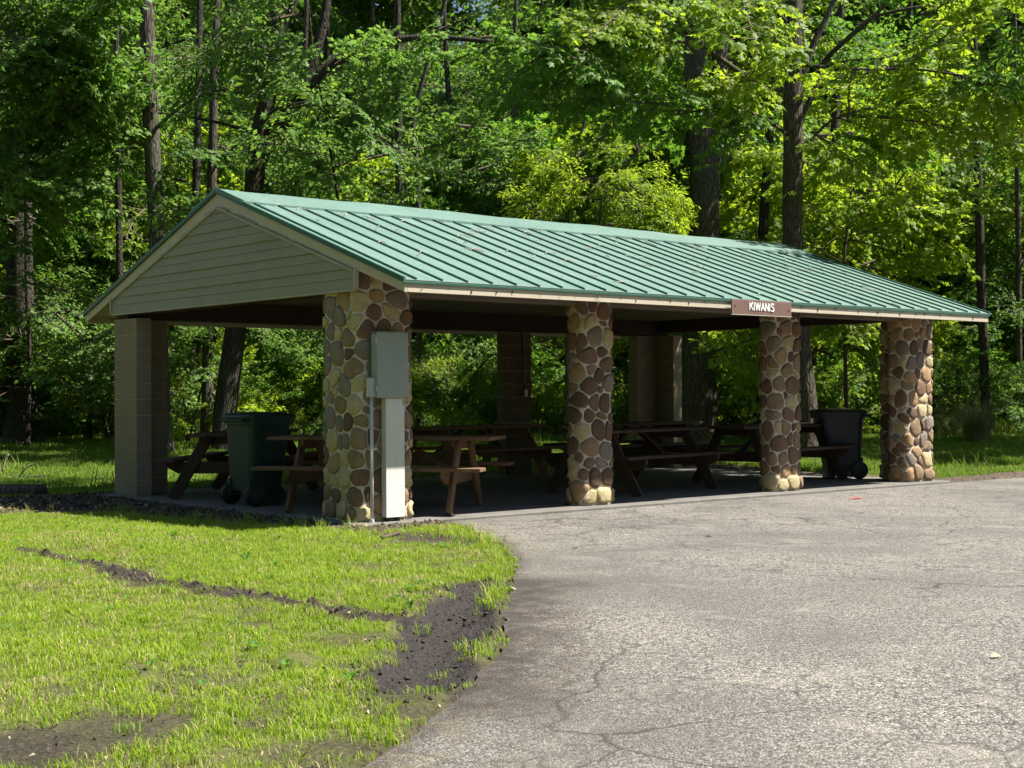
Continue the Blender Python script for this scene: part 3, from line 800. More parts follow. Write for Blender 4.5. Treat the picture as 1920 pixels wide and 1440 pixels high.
# ------------------------------------------------------------------ electrical gear on the near pillar
cab = empty('electrical_cabinet', (.25, -.02, 1.19)); tag(cab, 'tall grey metal electrical cabinet mounted on the near stone pillar', 'electrical box')
XA, XB = float(on_y(707, 700, -.125)[0]), float(on_y(766, 700, -.125)[0])
b = MB(); b.box(XA+.006, XB-.006, -.112, -.012, 1.195, 1.812, .006); b.build('enclosure', GREY_BOX, cab)
b = MB(); b.box(XA, XB, -.126, -.113, 1.190, 1.818, .005); b.build('door', GREY_BOX, cab)
for zz in (1.28, 1.74):
    b = MB(); b.tube([(XA-.003, -.117, zz-.03), (XA-.003, -.117, zz+.03)], .007, 8); b.build('hinge', CONDUIT, cab)
b = MB(); b.box(XB-.016, XB+.001, -.132, -.1265, 1.47, 1.53, .002); b.build('latch', CONDUIT, cab)
b = MB(); b.box(XA+.002, XB-.002, -.128, -.012, 1.8185, 1.826, .002); b.build('drip_rail', GREY_BOX, cab)
ch_ = empty('wire_trough', (.33, -.06, .02)); tag(ch_, 'white metal wiring trough running down from the grey cabinet', 'wiring trough')
CA, CB = float(on_y(724, 860, -.10)[0]), float(on_y(759, 860, -.10)[0])
b = MB(); b.box(CA+.006, CB-.006, -.092, -.012, .045, 1.188, .004); b.build('channel', WHITE_METAL, ch_)
b = MB(); b.box(CA, CB, -.1005, -.0925, .040, 1.186, .002); b.build('cover', WHITE_METAL, ch_)
for xx in (CA+.06, CB-.06):
    b = MB(); b.tube([(xx, -.052, .043), (xx, -.052, -.08)], .030, 12); b.build('pipe_stub', BLACK_P, ch_)
b = MB(); b.box(CB-.022, CB-.015, -.104, -.101, 1.12, 1.17, .001); b.build('rust_mark', DARK_HOLE, ch_)
DX = float(on_y(697, 850, -.05)[0]); DY = -.05
cd = empty('conduit', (DX, DY, -.06)); tag(cd, 'thin grey conduit pipe with a small junction box at its top', 'conduit')
b = MB(); b.tube([(DX, DY, -.08), (DX, DY, 1.21)], .0165, 10); b.build('pipe', CONDUIT, cd, True)
b = MB(); b.box(DX-.040, DX+.026, -.082, -.012, 1.20, 1.385, .006); b.build('junction_box', CONDUIT, cd)
b = MB(); b.box(DX-.044, DX+.030, -.089, -.0825, 1.205, 1.38, .002); b.build('box_cover', CONDUIT, cd)
b = MB(); b.tube([(DX, DY, -.02), (DX, DY, .03)], .023, 10); b.build('coupling', CONDUIT, cd)
b = MB(); b.box(DX-.03, DX+.05, -.072, -.03, .690, .708, .002); b.build('strap', CONDUIT, cd)
hc = empty('hanging_cord', (6.53, 5.15, 1.2)); tag(hc, 'thin dark cord hanging down the middle block column, pale plug at its end', 'cord')
b = MB(); b.tube([(6.47, 5.175, 2.16), (6.475, 5.172, 1.8), (6.47, 5.17, 1.4), (6.52, 5.165, 1.29)], .011, 6); b.build('cable', CORD, hc)
b = MB(); b.box(6.50, 6.55, 5.14, 5.185, 1.18, 1.29, .008); b.build('plug', WHITE_METAL, hc)

# ------------------------------------------------------------------ picnic tables
def picnic_table(mat):
    t = empty('picnic_table', (0, 0, 0)); Lh = 1.22
    def p(name, f): b = MB(); f(b); return b.build(name, mat, t)
    for k in (-1, 0, 1):
        p('tabletop_plank', lambda b: b.box(-Lh+random.uniform(-.006, .006), Lh+random.uniform(-.006, .006), k*.245-.1185, k*.245+.1185, .742, .780, .005))
    for s in (-1, 1):
        p('bench_plank', lambda b: b.box(-Lh, Lh, s*.645-.118, s*.645+.118, .442, .480, .005))
        x = s*.86
        for c in (-1, 1):
            p('leg', lambda b: b.bar((x, c*.655, 0.0), (x, c*.225, .742), .038, .135, (0, 1, .0), .004))
        xi = x - s*.0385
        p('top_cleat', lambda b: b.prism([(-.345, .741), (-.345, .69), (-.30, .650), (.30, .650), (.345, .69), (.345, .741)], 'x', xi-.019, xi+.019))
        p('seat_beam', lambda b: b.prism([(-.755, .441), (-.755, .385), (-.60, .300), (.60, .300), (.755, .385), (.755, .441)], 'x', xi-.019, xi+.019))
        p('brace', lambda b: b.bar((xi-s*.020, 0, .37), (s*.16, 0, .735), .085, .038, (0, 0, 1), .004))
    return t
def copy_thing(src):
    r = src.copy(); C.objects.link(r)
    for ch in src.children:
        c = ch.copy(); C.objects.link(c); c.parent = r; c.matrix_parent_inverse = Matrix.Identity(4)
    return r
t_new = picnic_table(TABLE); t_shade = picnic_table(TABLE_SHADE)
GT = 'picnic tables under the roof'
spots = [(t_new, 1.13, 1.15, 127, 'red-brown picnic table angled behind the near stone pillar, one bench end in sun'),
         (t_shade, 1.20, 4.24, 45, 'brown picnic table behind the green trash cart at the gable end'),
         (None, 5.07, 1.40, 11, 'picnic table filling the gap between the two middle stone pillars'),
         (None, 7.87, 1.52, 8, 'picnic table beside the dark trash cart'),
         (None, 4.75, 4.25, 9, 'picnic table in deep shade by the column with the cord'),
         (None, 7.75, 4.05, 4, 'picnic table in deep shade at the back of the far bay')]
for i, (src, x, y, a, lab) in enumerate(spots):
    o = src if src is not None else copy_thing(t_shade if i != 4 else t_new)
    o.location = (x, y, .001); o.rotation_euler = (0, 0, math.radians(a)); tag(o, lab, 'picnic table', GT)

# ------------------------------------------------------------------ wheeled trash carts
def cart(name, loc, rz, body_m, lid_m, w, d, h, label):
    # local: wheels at the back (-x), front to +x
    t = empty(name, loc, rz); tag(t, label, 'trash cart', 'wheeled trash carts')
    WLOC[t.name] = (0, 0, 0)
    b = MB(); prof = [(.60, .16), (.62, .22), (.80, .62), (.86, h-.13), (.94, h-.125), (.95, h-.06), (.92, h-.055)]
    vv = []; n = 20
    def ringpts(sx, sy, z, cxs):
        pts = []
        for k in range(n):
            th = 2*math.pi*k/n; c, s = math.cos(th), math.sin(th); e = .28
            pts.append((cxs+sx*math.copysign(abs(c)**e, c), sy*math.copysign(abs(s)**e, s), z))
        return pts
    rings = []
    for f, z in prof:
        g = (z-.16)/(h-.22); bx = -d/2*(.80+.10*min(1, g)); fx = d/2*(.52+.38*min(1, g)) if f < .9 else d/2*.98
        if f >= .9: bx = -d/2*.96
        rings.append(ringpts((fx-bx)/2, w/2*(.74+.20*min(1, g)) if f < .9 else w/2*.99, z, (fx+bx)/2))
    for r in rings: vv += r
    ff = [[i*n+k, i*n+(k+1) % n, (i+1)*n+(k+1) % n, (i+1)*n+k] for i in range(len(rings)-1) for k in range(n)]+[list(range(n))[::-1]]
    b.add(vv, ff)
    # a horizontal grip ledge and side ribs
    b.box(d*.18, d*.33, -w*.33, w*.33, h*.56, h*.58, .004)
    body = b.build('body', body_m, t, False, False)
    for p_ in body.data.polygons: p_.use_smooth = False
    b = MB(); top = [ringpts(d*.515, w*.515, h-.055, .0), ringpts(d*.525, w*.525, h-.030, .0), ringpts(d*.47, w*.46, h-.004, .0), ringpts(d*.25, w*.25, h+.012, .0)]
    b.add([p_ for r in top for p_ in r], [[i*n+k, i*n+(k+1) % n, (i+1)*n+(k+1) % n, (i+1)*n+k] for i in range(3) for k in range(n)]+[[3*n+k for k in range(n)]])
    b.build('lid', lid_m, t, True, False)
    b = MB(); b.tube([(-d*.47, -w*.36, h-.085), (-d*.60, -w*.36, h-.075), (-d*.60, w*.36, h-.075), (-d*.47, w*.36, h-.085)], .014, 8); b.build('handle', lid_m, t, False, False)
    for s in (-1, 1):
        b = MB(); b.box(-d*.52, -d*.44, s*w*.2-.03, s*w*.2+.03, h-.07, h-.035, .005); b.build('lid_hinge', lid_m, t, False, False)
        b = MB(); M = Matrix.Translation((-d*.34, s*w*.38, .125)) @ Matrix.Rotation(math.pi/2, 4, 'X')
        b.lathe([(.085, -.028), (.118, -.030), (.125, -.018), (.125, .018), (.118, .030), (.085, .028)], 24, M); wh = b.build('wheel', BLACK_P, t, True, False)
        b = MB(); M2 = Matrix.Translation((-d*.34, s*w*.38, .125)) @ Matrix.Rotation(math.pi/2, 4, 'X')
        b.lathe([(.020, -.036), (.055, -.034), (.070, -.0305), (.070, .0305), (.055, .034), (.020, .036)], 16, M2); o = b.build('hub', lid_m, wh, False, False)
        b = MB(); b.box(-d*.43, -d*.30, s*w*.31-.025, s*w*.31+.025, .10, .30, .006); b.build('axle_bracket', body_m, t, False, False)
    b = MB(); b.tube([(-d*.34, -w*.38, .125), (-d*.34, w*.38, .125)], .011, 8); b.build('axle', BLACK_P, t, False, False)
    b = MB(); b.box(d*.10, d*.26, -w*.30, w*.30, 0.0, .17, .01); b.build('front_foot', body_m, t, False, False)
    return t
cart('wheeled_trash_cart', (.46, 2.68, .001), math.radians(2), CART_G, CART_LID, .66, .60, 1.02, 'green wheeled trash cart standing left of the near stone pillar')
cart('wheeled_trash_cart', (9.03, 1.25, .001), math.radians(140), CART_B, BLACK_P, .62, .72, .98, 'dark navy wheeled trash cart beside the far corner pillar')

# ------------------------------------------------------------------ foliage pieces
LEAF_OVAL = (np.array([(0, 0, 0), (.42, .27, .07), (1, 0, -.10), (.42, -.27, .07)]), np.array([(0, 2, 1), (0, 3, 2)]))
_mp = [(0, 0), (.04, .36), (.28, .23), (.50, .50), (.62, .17), (1, 0), (.62, -.17), (.50, -.50), (.28, -.23), (.04, -.36)]
LEAF_MAPLE = (np.array([(x, y, .05-.22*abs(y)-.10*x*x) for x, y in _mp]+[(.34, 0, .07)]), np.array([(10, i, (i+1) % 10) for i in range(10)]))
LEAF_LONG = (np.array([(0, 0, 0), (.40, .17, .06), (1, 0, -.16), (.40, -.17, .06)]), np.array([(0, 2, 1), (0, 3, 2)]))

def bough_mesh(name, seed, Lb, nside, leaf, size, droop, mat, updown=.55, node=.074):
    r = np.random.default_rng(seed); twigs = []
    def main(t): return np.array([Lb*t, .10*Lb*math.sin(t*2.3+seed), Lb*(.10*t-droop*t*t)])
    mp = [main(t) for t in np.linspace(0, 1, 7)]; twigs.append((mp, .016*Lb))
    for k in range(nside):
        t = .12+.86*(k+r.random()*.6)/nside; s = 1 if k % 2 else -1
        p = main(t); d = main(min(1, t+.05))-main(t-.05); az = math.atan2(d[1], d[0])+s*r.uniform(.55, 1.15)
        ln = Lb*.50*(1-.62*t)*r.uniform(.75, 1.3)
        q = p+np.array([math.cos(az)*ln, math.sin(az)*ln, ln*(r.uniform(-.50, .62)-droop*.7)]); m_ = (p+q)/2+np.array([0, 0, .07*ln])
        twigs.append(([p, m_, q], .006*Lb))
        for j in range(2 if ln > .35 else 1):
            tt = r.uniform(.3, .85); pp = p+(q-p)*tt; a2 = az+r.choice([-1, 1])*r.uniform(.5, 1.1); l2 = ln*r.uniform(.3, .5)
            twigs.append(([pp, pp+np.array([math.cos(a2)*l2, math.sin(a2)*l2, l2*r.uniform(-.6, .5)])], .003*Lb))
    P_, D_ = [], []
    for pts, _ in twigs:
        for a, b_ in zip(pts[:-1], pts[1:]):
            ln = np.linalg.norm(b_-a); n = max(1, int(ln/node))
            for i in range(n):
                t = (i+r.random())/n; base = a+(b_-a)*t; d = (b_-a)/ln
                if pts is mp and base[0] < .25*Lb: continue
                for s in (-1, 1):
                    an = s*r.uniform(.35, 1.3); dd = np.array([d[0]*math.cos(an)-d[1]*math.sin(an), d[0]*math.sin(an)+d[1]*math.cos(an), d[2]-r.uniform(.0, .55)])
                    P_.append(base+r.normal(0, .012, 3)); D_.append(dd)
        P_.append(pts[-1]); D_.append(pts[-1]-pts[-2]+np.array([0, 0, -.05]))
    P_ = np.array(P_); D_ = np.array(D_); D_ /= np.linalg.norm(D_, axis=1)[:, None]
    n = len(P_); N_ = np.tile([0, 0, 1.0], (n, 1))+r.normal(0, updown, (n, 3)); N_ -= D_*np.sum(N_*D_, 1)[:, None]; N_ /= np.linalg.norm(N_, axis=1)[:, None]
    S_ = np.cross(N_, D_); sc = size*r.uniform(.65, 1.25, n)
    lv, lf = leaf; pet = .25
    V = P_[:, None, :]+sc[:, None, None]*((lv[None, :, 0:1]+pet)*D_[:, None, :]+lv[None, :, 1:2]*S_[:, None, :]+lv[None, :, 2:3]*N_[:, None, :])
    k = len(lv); F_ = (np.arange(n)[:, None, None]*k+lf[None]).reshape(-1, 3); V = V.reshape(-1, 3); mi = np.zeros(len(F_), int)
    tb = MB()
    for pts, rad in twigs:
        if rad >= .005: tb.tube(pts, [rad*(1-.75*i/(len(pts)-1)) for i in range(len(pts))], 3, cap=False)
    tf = []
    for f in tb.f: tf += [(f[0], f[1], f[2]), (f[0], f[2], f[3])]
    F_ = np.vstack([F_, np.array(tf)+len(V)]); V = np.vstack([V, np.array(tb.v)]); mi = np.concatenate([mi, np.ones(len(tf), int)])
    return np_mesh(name, V, F_, [mat, TWIG], mi)

BGEO = [dict(Lb=1.9, nside=13, leaf=LEAF_MAPLE, size=.108, droop=.16), dict(Lb=2.1, nside=15, leaf=LEAF_OVAL, size=.110, droop=.24),
        dict(Lb=1.7, nside=12, leaf=LEAF_OVAL, size=.102, droop=.10), dict(Lb=2.0, nside=14, leaf=LEAF_MAPLE, size=.118, droop=.28), dict(Lb=1.8, nside=14, leaf=LEAF_LONG, size=.15, droop=.30)]
BOUGH = {}
for gi, kw in enumerate(BGEO):
    for mi_ in range(3):
        for v_ in range(2):
            BOUGH[(gi, mi_, v_)] = bough_mesh('bough', 100+gi*10+v_*3, mat=LEAF[mi_], **kw)

# scatter of uncountable things with a geometry-node tree over a cloud of points
def scatter(name, pts, rots, scl, idx, sources, kind='stuff'):
    col = bpy.data.collections.new('source_'+name)
    for i, me_ in enumerate(sources): col.objects.link(bpy.data.objects.new('%s_piece_%03d' % (name, i), me_))
    me_ = bpy.data.meshes.new(name); me_.vertices.add(len(pts)); me_.vertices.foreach_set('co', np.asarray(pts, np.float32).ravel())
    a = me_.attributes.new('rot', 'FLOAT_VECTOR', 'POINT'); a.data.foreach_set('vector', np.asarray(rots, np.float32).ravel())
    a = me_.attributes.new('scl', 'FLOAT', 'POINT'); a.data.foreach_set('value', np.asarray(scl, np.float32))
    a = me_.attributes.new('idx', 'INT', 'POINT'); a.data.foreach_set('value', np.asarray(idx, np.int32))
    o = bpy.data.objects.new(name, me_); C.objects.link(o); o['kind'] = kind
    ng = bpy.data.node_groups.new('scatter_'+name, 'GeometryNodeTree')
    ng.interface.new_socket('Geometry', in_out='INPUT', socket_type='NodeSocketGeometry'); ng.interface.new_socket('Geometry', in_out='OUTPUT', socket_type='NodeSocketGeometry')
    N = ng.nodes; gi_ = N.new('NodeGroupInput'); go_ = N.new('NodeGroupOutput'); ip = N.new('GeometryNodeInstanceOnPoints'); ci = N.new('GeometryNodeCollectionInfo')
    ci.inputs['Collection'].default_value = col; ci.inputs['Separate Children'].default_value = True; ci.inputs['Reset Children'].default_value = True
    ip.inputs['Pick Instance'].default_value = True
    def na(nm, t):
        n_ = N.new('GeometryNodeInputNamedAttribute'); n_.data_type = t; n_.inputs['Name'].default_value = nm; return n_.outputs['Attribute']
    e2r = N.new('FunctionNodeEulerToRotation'); LK = ng.links
    LK.new(na('rot', 'FLOAT_VECTOR'), e2r.inputs[0]); LK.new(e2r.outputs[0], ip.inputs['Rotation'])
    LK.new(na('scl', 'FLOAT'), ip.inputs['Scale']); LK.new(na('idx', 'INT'), ip.inputs['Instance Index'])
    LK.new(gi_.outputs[0], ip.inputs['Points']); LK.new(ci.outputs[0], ip.inputs['Instance']); LK.new(ip.outputs[0], go_.inputs[0])
    md_ = o.modifiers.new('scatter', 'NODES'); md_.node_group = ng
    return o

# ------------------------------------------------------------------ trees
TO_SUN = -np.array(SUN_DIR)
LIT = [(at(u, v, d), r) for u, v, d, r in [
    (60, 90, 26, 1.9), (600, 170, 25.5, 1.6), (1170, 250, 27, 1.5), (1190, 370, 27, 1.3), (1600, 390, 27, 1.6), (1760, 110, 25, 2.4), (1880, 60, 26, 1.6), (1560, 110, 25, 1.2),
    (350, 700, 30, 1.0), (830, 760, 34, 1.0), (1000, 770, 34, .8), (60, 560, 29, 1.2), (640, 330, 28, 1.0), (1850, 480, 30, .9), (460, 130, 27, .9), (290, 330, 27, .5), (900, 300, 30, .9), (120, 690, 31, .8), (1390, 780, 33, .6),
    (100, 60, 27, 1.5), (50, 160, 27.5, 1.5), (30, 260, 28.5, 1.1), (140, 190, 29, 1.1), (1700, 130, 24, 1.5), (1850, 150, 24, 1.5), (1620, 200, 24.5, 1.1), (1780, 30, 24, 1.4),
    (90, 640, 30, .9), (200, 560, 31, .8), (450, 690, 33, .8), (560, 720, 33, .7), (640, 760, 34, .7), (730, 300, 32, .8), (1100, 700, 34, .8), (1160, 640, 34, .7), (1230, 140, 27, 1.0), (1420, 330, 31, .8),
    (1560, 690, 33, .8), (1620, 620, 33, .9), (1720, 560, 31, 1.0), (1890, 640, 32, .9), (1800, 360, 32, .9), (160, 300, 30, .8), (400, 250, 28, .8), (820, 180, 31, .9), (1010, 160, 31, .9), (1690, 250, 30, .9), (1900, 330, 31, .8), (1790, 790, 31, .7), (240, 790, 31, .7)]]
def shades_lit(p):
    for T, r in LIT:
        w_ = p-T; al = float(w_ @ TO_SUN)
        if al > 1.3 and np.linalg.norm(w_-TO_SUN*al) < r+.7: return True
    return False
ROOFC = [np.array([x, y, 3.0]) for x in np.linspace(-1, 5.6, 6) for y in (0.5, 3.0)]
def shades_roof(p):
    for T in ROOFC:
        w_ = p-T; al = float(w_ @ TO_SUN)
        if al > 0 and np.linalg.norm(w_-TO_SUN*al) < 1.8: return True
    return False
def project(p):
    q = np.asarray(p)-CAM; z = q @ fw; return 960+FPX*(q @ rt)/z, 720-FPX*(q @ up)/z, z
CLEAR = [([(300, 480), (287, 320), (280, 180), (278, 110)], 27.0, 40), ([(1318, 450), (1322, 300), (1325, 230)], 29.5, 60), ([(1330, 150), (1330, -20)], 29.5, 50), ([(1432, 460), (1443, 250)], 30, 34),
         ([(1490, 480), (1486, 300), (1487, 150), (1489, -20)], 25.0, 46), ([(1842, 620), (1832, 320), (1828, 150)], 31, 36), ([(476, 365), (482, 290), (495, 240), (508, 165)], 27.5, 62), ([(507, 275), (558, 184), (590, 140)], 27.5, 30), ([(750, 400), (747, 110)], 31, 24),
         ([(1500, 180), (1545, 45), (1575, -20)], 24.9, 30), ([(1530, 165), (1606, 58), (1668, 0)], 23.9, 24)]
def hides_trunk(p):
    u, v, z = project(p)
    for line, d, w in CLEAR:
        vs_ = [b_ for a, b_ in line]; us_ = [a for a, b_ in line]
        if z < d+.2 and min(vs_)-10 < v < max(vs_)+10 and abs(u-np.interp(v, vs_[::-1], us_[::-1])) < w: return True
    return False
def hang(tree, p, az, pitch, geo, mat, s):
    c_ = np.asarray(p)+.95*s*np.array([math.cos(az), math.sin(az), 0])
    if shades_lit(c_) or shades_roof(c_): return None
    if (hides_trunk(c_) or hides_trunk((c_+np.asarray(p))/2)) and random.random() < .88: return None
    o = bpy.data.objects.new('bough', BOUGH[(geo, mat, random.randint(0, 1))]); link(o, tree)
    o.location = p; o.rotation_euler = (random.uniform(-.7, .7), pitch+random.uniform(-.35, .35), az); o.scale = (s, s, s*random.uniform(.85, 1.1)); return o
def curve(pts, n):
    pts = np.array(pts, float); m = len(pts); out = []
    for i in range(m-1):
        p0, p1, p2, p3 = pts[max(i-1, 0)], pts[i], pts[i+1], pts[min(i+2, m-1)]
        for k in range(n):
            t = k/n; out.append(.5*((2*p1)+(-p0+p2)*t+(2*p0-5*p1+4*p2-p3)*t*t+(-p0+3*p1-3*p2+p3)*t**3))
    out.append(pts[-1]); return out
def tree(label, line, d, wpx, bark, geos, mats, limbs=(), crown=(10, 3.5, 13.0), top=15.0, name='tree', group='trees of the wood behind the shelter', sparse=1.0, limb_len=(1.4, 3.0), bsc=(.9, 1.3)):
    """line: where the trunk shows in the frame from low to high, at distance d; wpx: its width there"""
    p_low = at(*line[0], d); base = np.array([p_low[0], p_low[1], 0.0]); base[2] = gz(base[0], base[1])-.05
    t = empty(name, tuple(base)); tag(t, label, 'tree', group)
    r0 = wpx/2/FPX*d
    pts = [base]+[at(u, v, d) for u, v in line]
    pts = [p for i, p in enumerate(pts) if i == 0 or p[2] > pts[i-1][2]+.05 or i == 1]
    last = pts[-1]; dirn = (pts[-1]-pts[-2]); dirn = dirn/max(.1, dirn[2])
    if last[2] < top: pts = pts+[last+dirn*(top-last[2])*.5*np.array([.7, .7, 1]), last+dirn*(top-last[2])*np.array([.6, .6, 1])]
    cv = curve(pts, 6); H = cv[-1][2]-cv[0][2]
    rad = [r0*(1.05-.72*max(0, (p[2]-cv[0][2])/H)**1.2)*(1+.55*math.exp(-(p[2]-cv[0][2])/.35)) for p in cv]
    b = MB(); b.tube(cv, rad, 14, rough=.10, seed=random.random()*50); b.build('trunk', bark, t, True)
    def spray_along(path, n, t0=.35):
        for k in range(n):
            tt = t0+(1-t0)*(k+random.random())/n; i = min(len(path)-2, int(tt*(len(path)-1))); p = path[i]; dd = path[i+1]-path[i]
            hang(t, p, math.atan2(dd[1], dd[0])+random.choice([-1, 1])*random.uniform(.1, 1.2), random.uniform(-.15, .35), random.choice(geos), random.choice(mats), random.uniform(*bsc))
    for lp, w0, w1, nb in limbs:
        pth = curve([at(*q) if len(q) == 3 else at(q[0], q[1], d) for q in lp], 5)
        b = MB(); b.tube(pth, [(w0+(w1-w0)*i/(len(pth)-1))/2/FPX*d for i in range(len(pth))], 9, rough=.1, seed=random.random()*50); b.build('limb', bark, t, True)
        spray_along(pth, nb)
    n, z0_, z1_ = crown
    for k in range(n):
        z = z0_+(z1_-z0_)*(k+random.random())/n; i = min(range(len(cv)), key=lambda i: abs(cv[i][2]-z)); p = cv[i]
        az = k*2.4+random.uniform(-.5, .5); ln = random.uniform(*limb_len)*(1-.35*(z-z0_)/(z1_-z0_+.01)); rise = random.uniform(.05, .5)
        pth = curve([p, p+np.array([math.cos(az)*ln*.5, math.sin(az)*ln*.5, ln*rise*.6]), p+np.array([math.cos(az+.2)*ln, math.sin(az+.2)*ln, ln*rise*.8])], 4)
        if shades_lit(pth[-1]) or shades_roof(pth[-1]): continue
        rr_ = max(.012, rad[i]*.28)
        b = MB(); b.tube(pth, [rr_*(1-.7*j/(len(pth)-1)) for j in range(len(pth))], 6); b.build('limb', bark, t, True)
        spray_along(pth, max(2, int(random.choice([3, 4, 5])*sparse)), .3)
    return t

G_, YG, CG = 0, 1, 2
tree('thick dark trunk at the left frame edge, half hidden by drooping leaves', [(42, 780), (38, 500), (35, 300), (30, 100)], 29.5, 52, BARK_D, (1, 2), (CG, G_), crown=(15, 2.5, 9.2), top=17)
tree('thin straight trunk between the left dark trunk and the shaggy trunk', [(226, 780), (224, 500), (220, 250), (218, 60)], 30.5, 15, BARK_D, (2, 0), (CG, G_), crown=(11, 3.0, 9.2), top=14)
tree('pale shaggy-barked trunk catching sun above the left roof slope', [(300, 780), (296, 460), (287, 320), (280, 180), (276, 60), (270, -80)], 27.0, 36, BARK_P, (0, 1), (CG, G_), crown=(14, 5.5, 9.2), top=17)
tree('grey-barked slim trunk just left of the roof peak', [(388, 760), (394, 420), (398, 320), (402, 120), (408, -40)], 29.0, 21, BARK, (0, 2), (YG, G_), crown=(11, 5.0, 9.2), top=15)
tree('dark slim trunk in shade close behind the grey trunk by the roof peak', [(356, 760), (366, 420), (370, 280), (374, 60)], 33.0, 18, BARK_D, (1, 2), (CG,), crown=(9, 4.0, 9.2), top=15)
tree('big forked tree behind the roof peak with a long level limb', [(424, 770), (455, 520), (476, 360), (480, 300), (490, 240), (508, 160), (524, 75), (512, 0), (505, -100)], 27.5, 40, BARK_D, (1, 3), (CG, CG, G_),
     limbs=[([(482, 305), (507, 272), (558, 184), (620, 120), (700, 82), (810, 70), (925, 78)], 30, 8, 12), ([(556, 186), (592, 95), (612, 10), (632, -90)], 26, 12, 5), ([(525, 78), (546, 22), (566, -50)], 18, 9, 4)], crown=(8, 5.5, 9.2), top=16)
tree('straight dark pole-like trunk above the ridge, left of centre', [(752, 780), (750, 450), (748, 300), (746, 100), (745, -60)], 31.0, 19, BARK_D, (2, 1), (G_, CG), crown=(10, 5.0, 9.2), top=15)
tree('slender leaning stem beside the pole-like trunk above the ridge', [(786, 780), (785, 400), (780, 300), (775, 230), (798, 130), (826, 40), (845, -50)], 32.5, 13, BARK, (0, 2), (G_,), crown=(9, 5.5, 9.2), top=14)
tree('dim grey trunk in the gap above the middle of the ridge', [(955, 780), (958, 400), (962, 250), (966, 80)], 36.0, 13, BARK, (1, 0), (G_, CG), crown=(9, 4.0, 9.2), top=15)
tree('small yellow-green tree arching over the ridge with a bare grey stem', [(1066, 780), (1068, 420), (1072, 330), (1085, 270), (1100, 215)], 29.0, 15, BARK_P, (4, 0, 4), (YG,), crown=(8, 2.8, 6.4), top=6.8, limb_len=(.5, 1.2), bsc=(.5, .8),
     limbs=[([(1080, 300), (1120, 262), (1175, 240), (1225, 245)], 8, 3, 6), ([(1078, 330), (1130, 340), (1190, 345)], 7, 3, 5)])
tree('crooked leaning little tree with dead twigs above the ridge', [(1105, 780), (1128, 380), (1162, 320), (1198, 280), (1188, 235)], 27.5, 11, BARK, (4, 4), (YG,), crown=(5, 3.6, 5.4), top=5.9, limb_len=(.4, .9), bsc=(.5, .75),
     limbs=[([(1165, 320), (1190, 355), (1225, 375)], 6, 3, 7), ([(1150, 340), (1180, 390), (1215, 405)], 6, 3, 7)])
tree('massive twin-stemmed trunk rising behind the middle of the roof', [(1308, 790), (1312, 620), (1320, 440), (1322, 300), (1310, 180), (1306, 60), (1302, -120)], 29.5, 62, BARK, (3, 0), (G_, YG),
     limbs=[([(1328, 330), (1342, 230), (1350, 120), (1354, 0), (1360, -150)], 42, 28, 6)], crown=(9, 5.5, 9.2), top=17)
tree('dark trunk between the twin-stemmed tree and the tall bare trunk', [(1425, 780), (1430, 460), (1437, 330), (1443, 240), (1448, 60)], 30.0, 21, BARK_D, (0, 3), (YG, G_), crown=(8, 5.5, 9.2), top=15)
tree('tall bare-sided trunk rising right behind the roof with spreading limbs', [(1512, 790), (1496, 600), (1488, 470), (1486, 300), (1487, 150), (1489, 0), (1491, -200)], 25.0, 40, BARK, (0, 3), (YG, YG, G_),
     limbs=[([(1478, 190), (1450, 178), (1365, 120, 24), (1300, 72, 23.5), (1250, 25, 23), (1190, -5, 22.6)], 13, 5, 6), ([(1494, 180), (1520, 95), (1546, 40), (1580, -30)], 16, 8, 6),
            ([(1493, 240), (1530, 165), (1548, 113), (1606, 58, 24), (1643, 26, 23.7), (1670, -5, 23.5)], 13, 6, 6), ([(1600, 62, 24.2), (1643, 30, 23.8), (1767, 10, 23.3), (1880, 30, 23)], 8, 4, 7),
            ([(1490, 120), (1600, 130, 24), (1720, 130, 23.5), (1850, 150, 23)], 8, 3, 6), ([(1484, 260), (1420, 215, 24.4), (1340, 205, 24), (1270, 215, 23.6)], 7, 3, 5),
            ([(1490, 300), (1560, 225, 24.5), (1640, 215, 24.2)], 6, 3, 6), ([(1470, 60), (1350, 40, 24), (1180, 75, 23.5), (1050, 95, 23)], 10, 4, 6)], crown=(7, 5.5, 9.2), top=18)
tree('lone dark upright trunk at the right, clear of the roof end', [(1850, 800), (1840, 550), (1834, 330), (1828, 140), (1824, 0)], 31.0, 18, BARK_D, (1, 2), (CG, G_), crown=(10, 4.5, 9.2), top=15)
tree('slim trunk at the right frame edge', [(1912, 800), (1909, 450), (1905, 200), (1903, 60)], 32.5, 12, BARK, (0, 2), (G_,), crown=(9, 3.0, 9.2), top=13)
tree('dark trunk seen between the last two stone pillars', [(1528, 790), (1526, 640), (1540, 480), (1560, 300), (1570, 150)], 33.5, 22, BARK_D, (1, 0), (G_, YG), crown=(9, 4.0, 9.2), top=14)
tree('pale thin trunk in the wood right of the roof end', [(1760, 790), (1765, 500), (1768, 330), (1772, 160)], 36.5, 11, BARK, (2, 1), (CG, G_), crown=(9, 3.0, 9.2), top=14)
tree('maple sapling with sunlit yellow-green tiers right of the tall bare trunk', [(1588, 800), (1582, 520), (1590, 420), (1598, 330)], 27.5, 8, BARK, (0, 3), (YG,), crown=(14, 1.8, 6.0), top=6.4, limb_len=(.7, 1.9), bsc=(.75, 1.1))
tree('leafy sapling with layered drooping sprays at the left frame edge', [(52, 800), (55, 650), (50, 540), (48, 430)], 28.5, 9, BARK_D, (1, 1, 2), (CG,), crown=(16, 1.0, 6.2), top=6.6, limb_len=(.8, 2.2), bsc=(.8, 1.2))
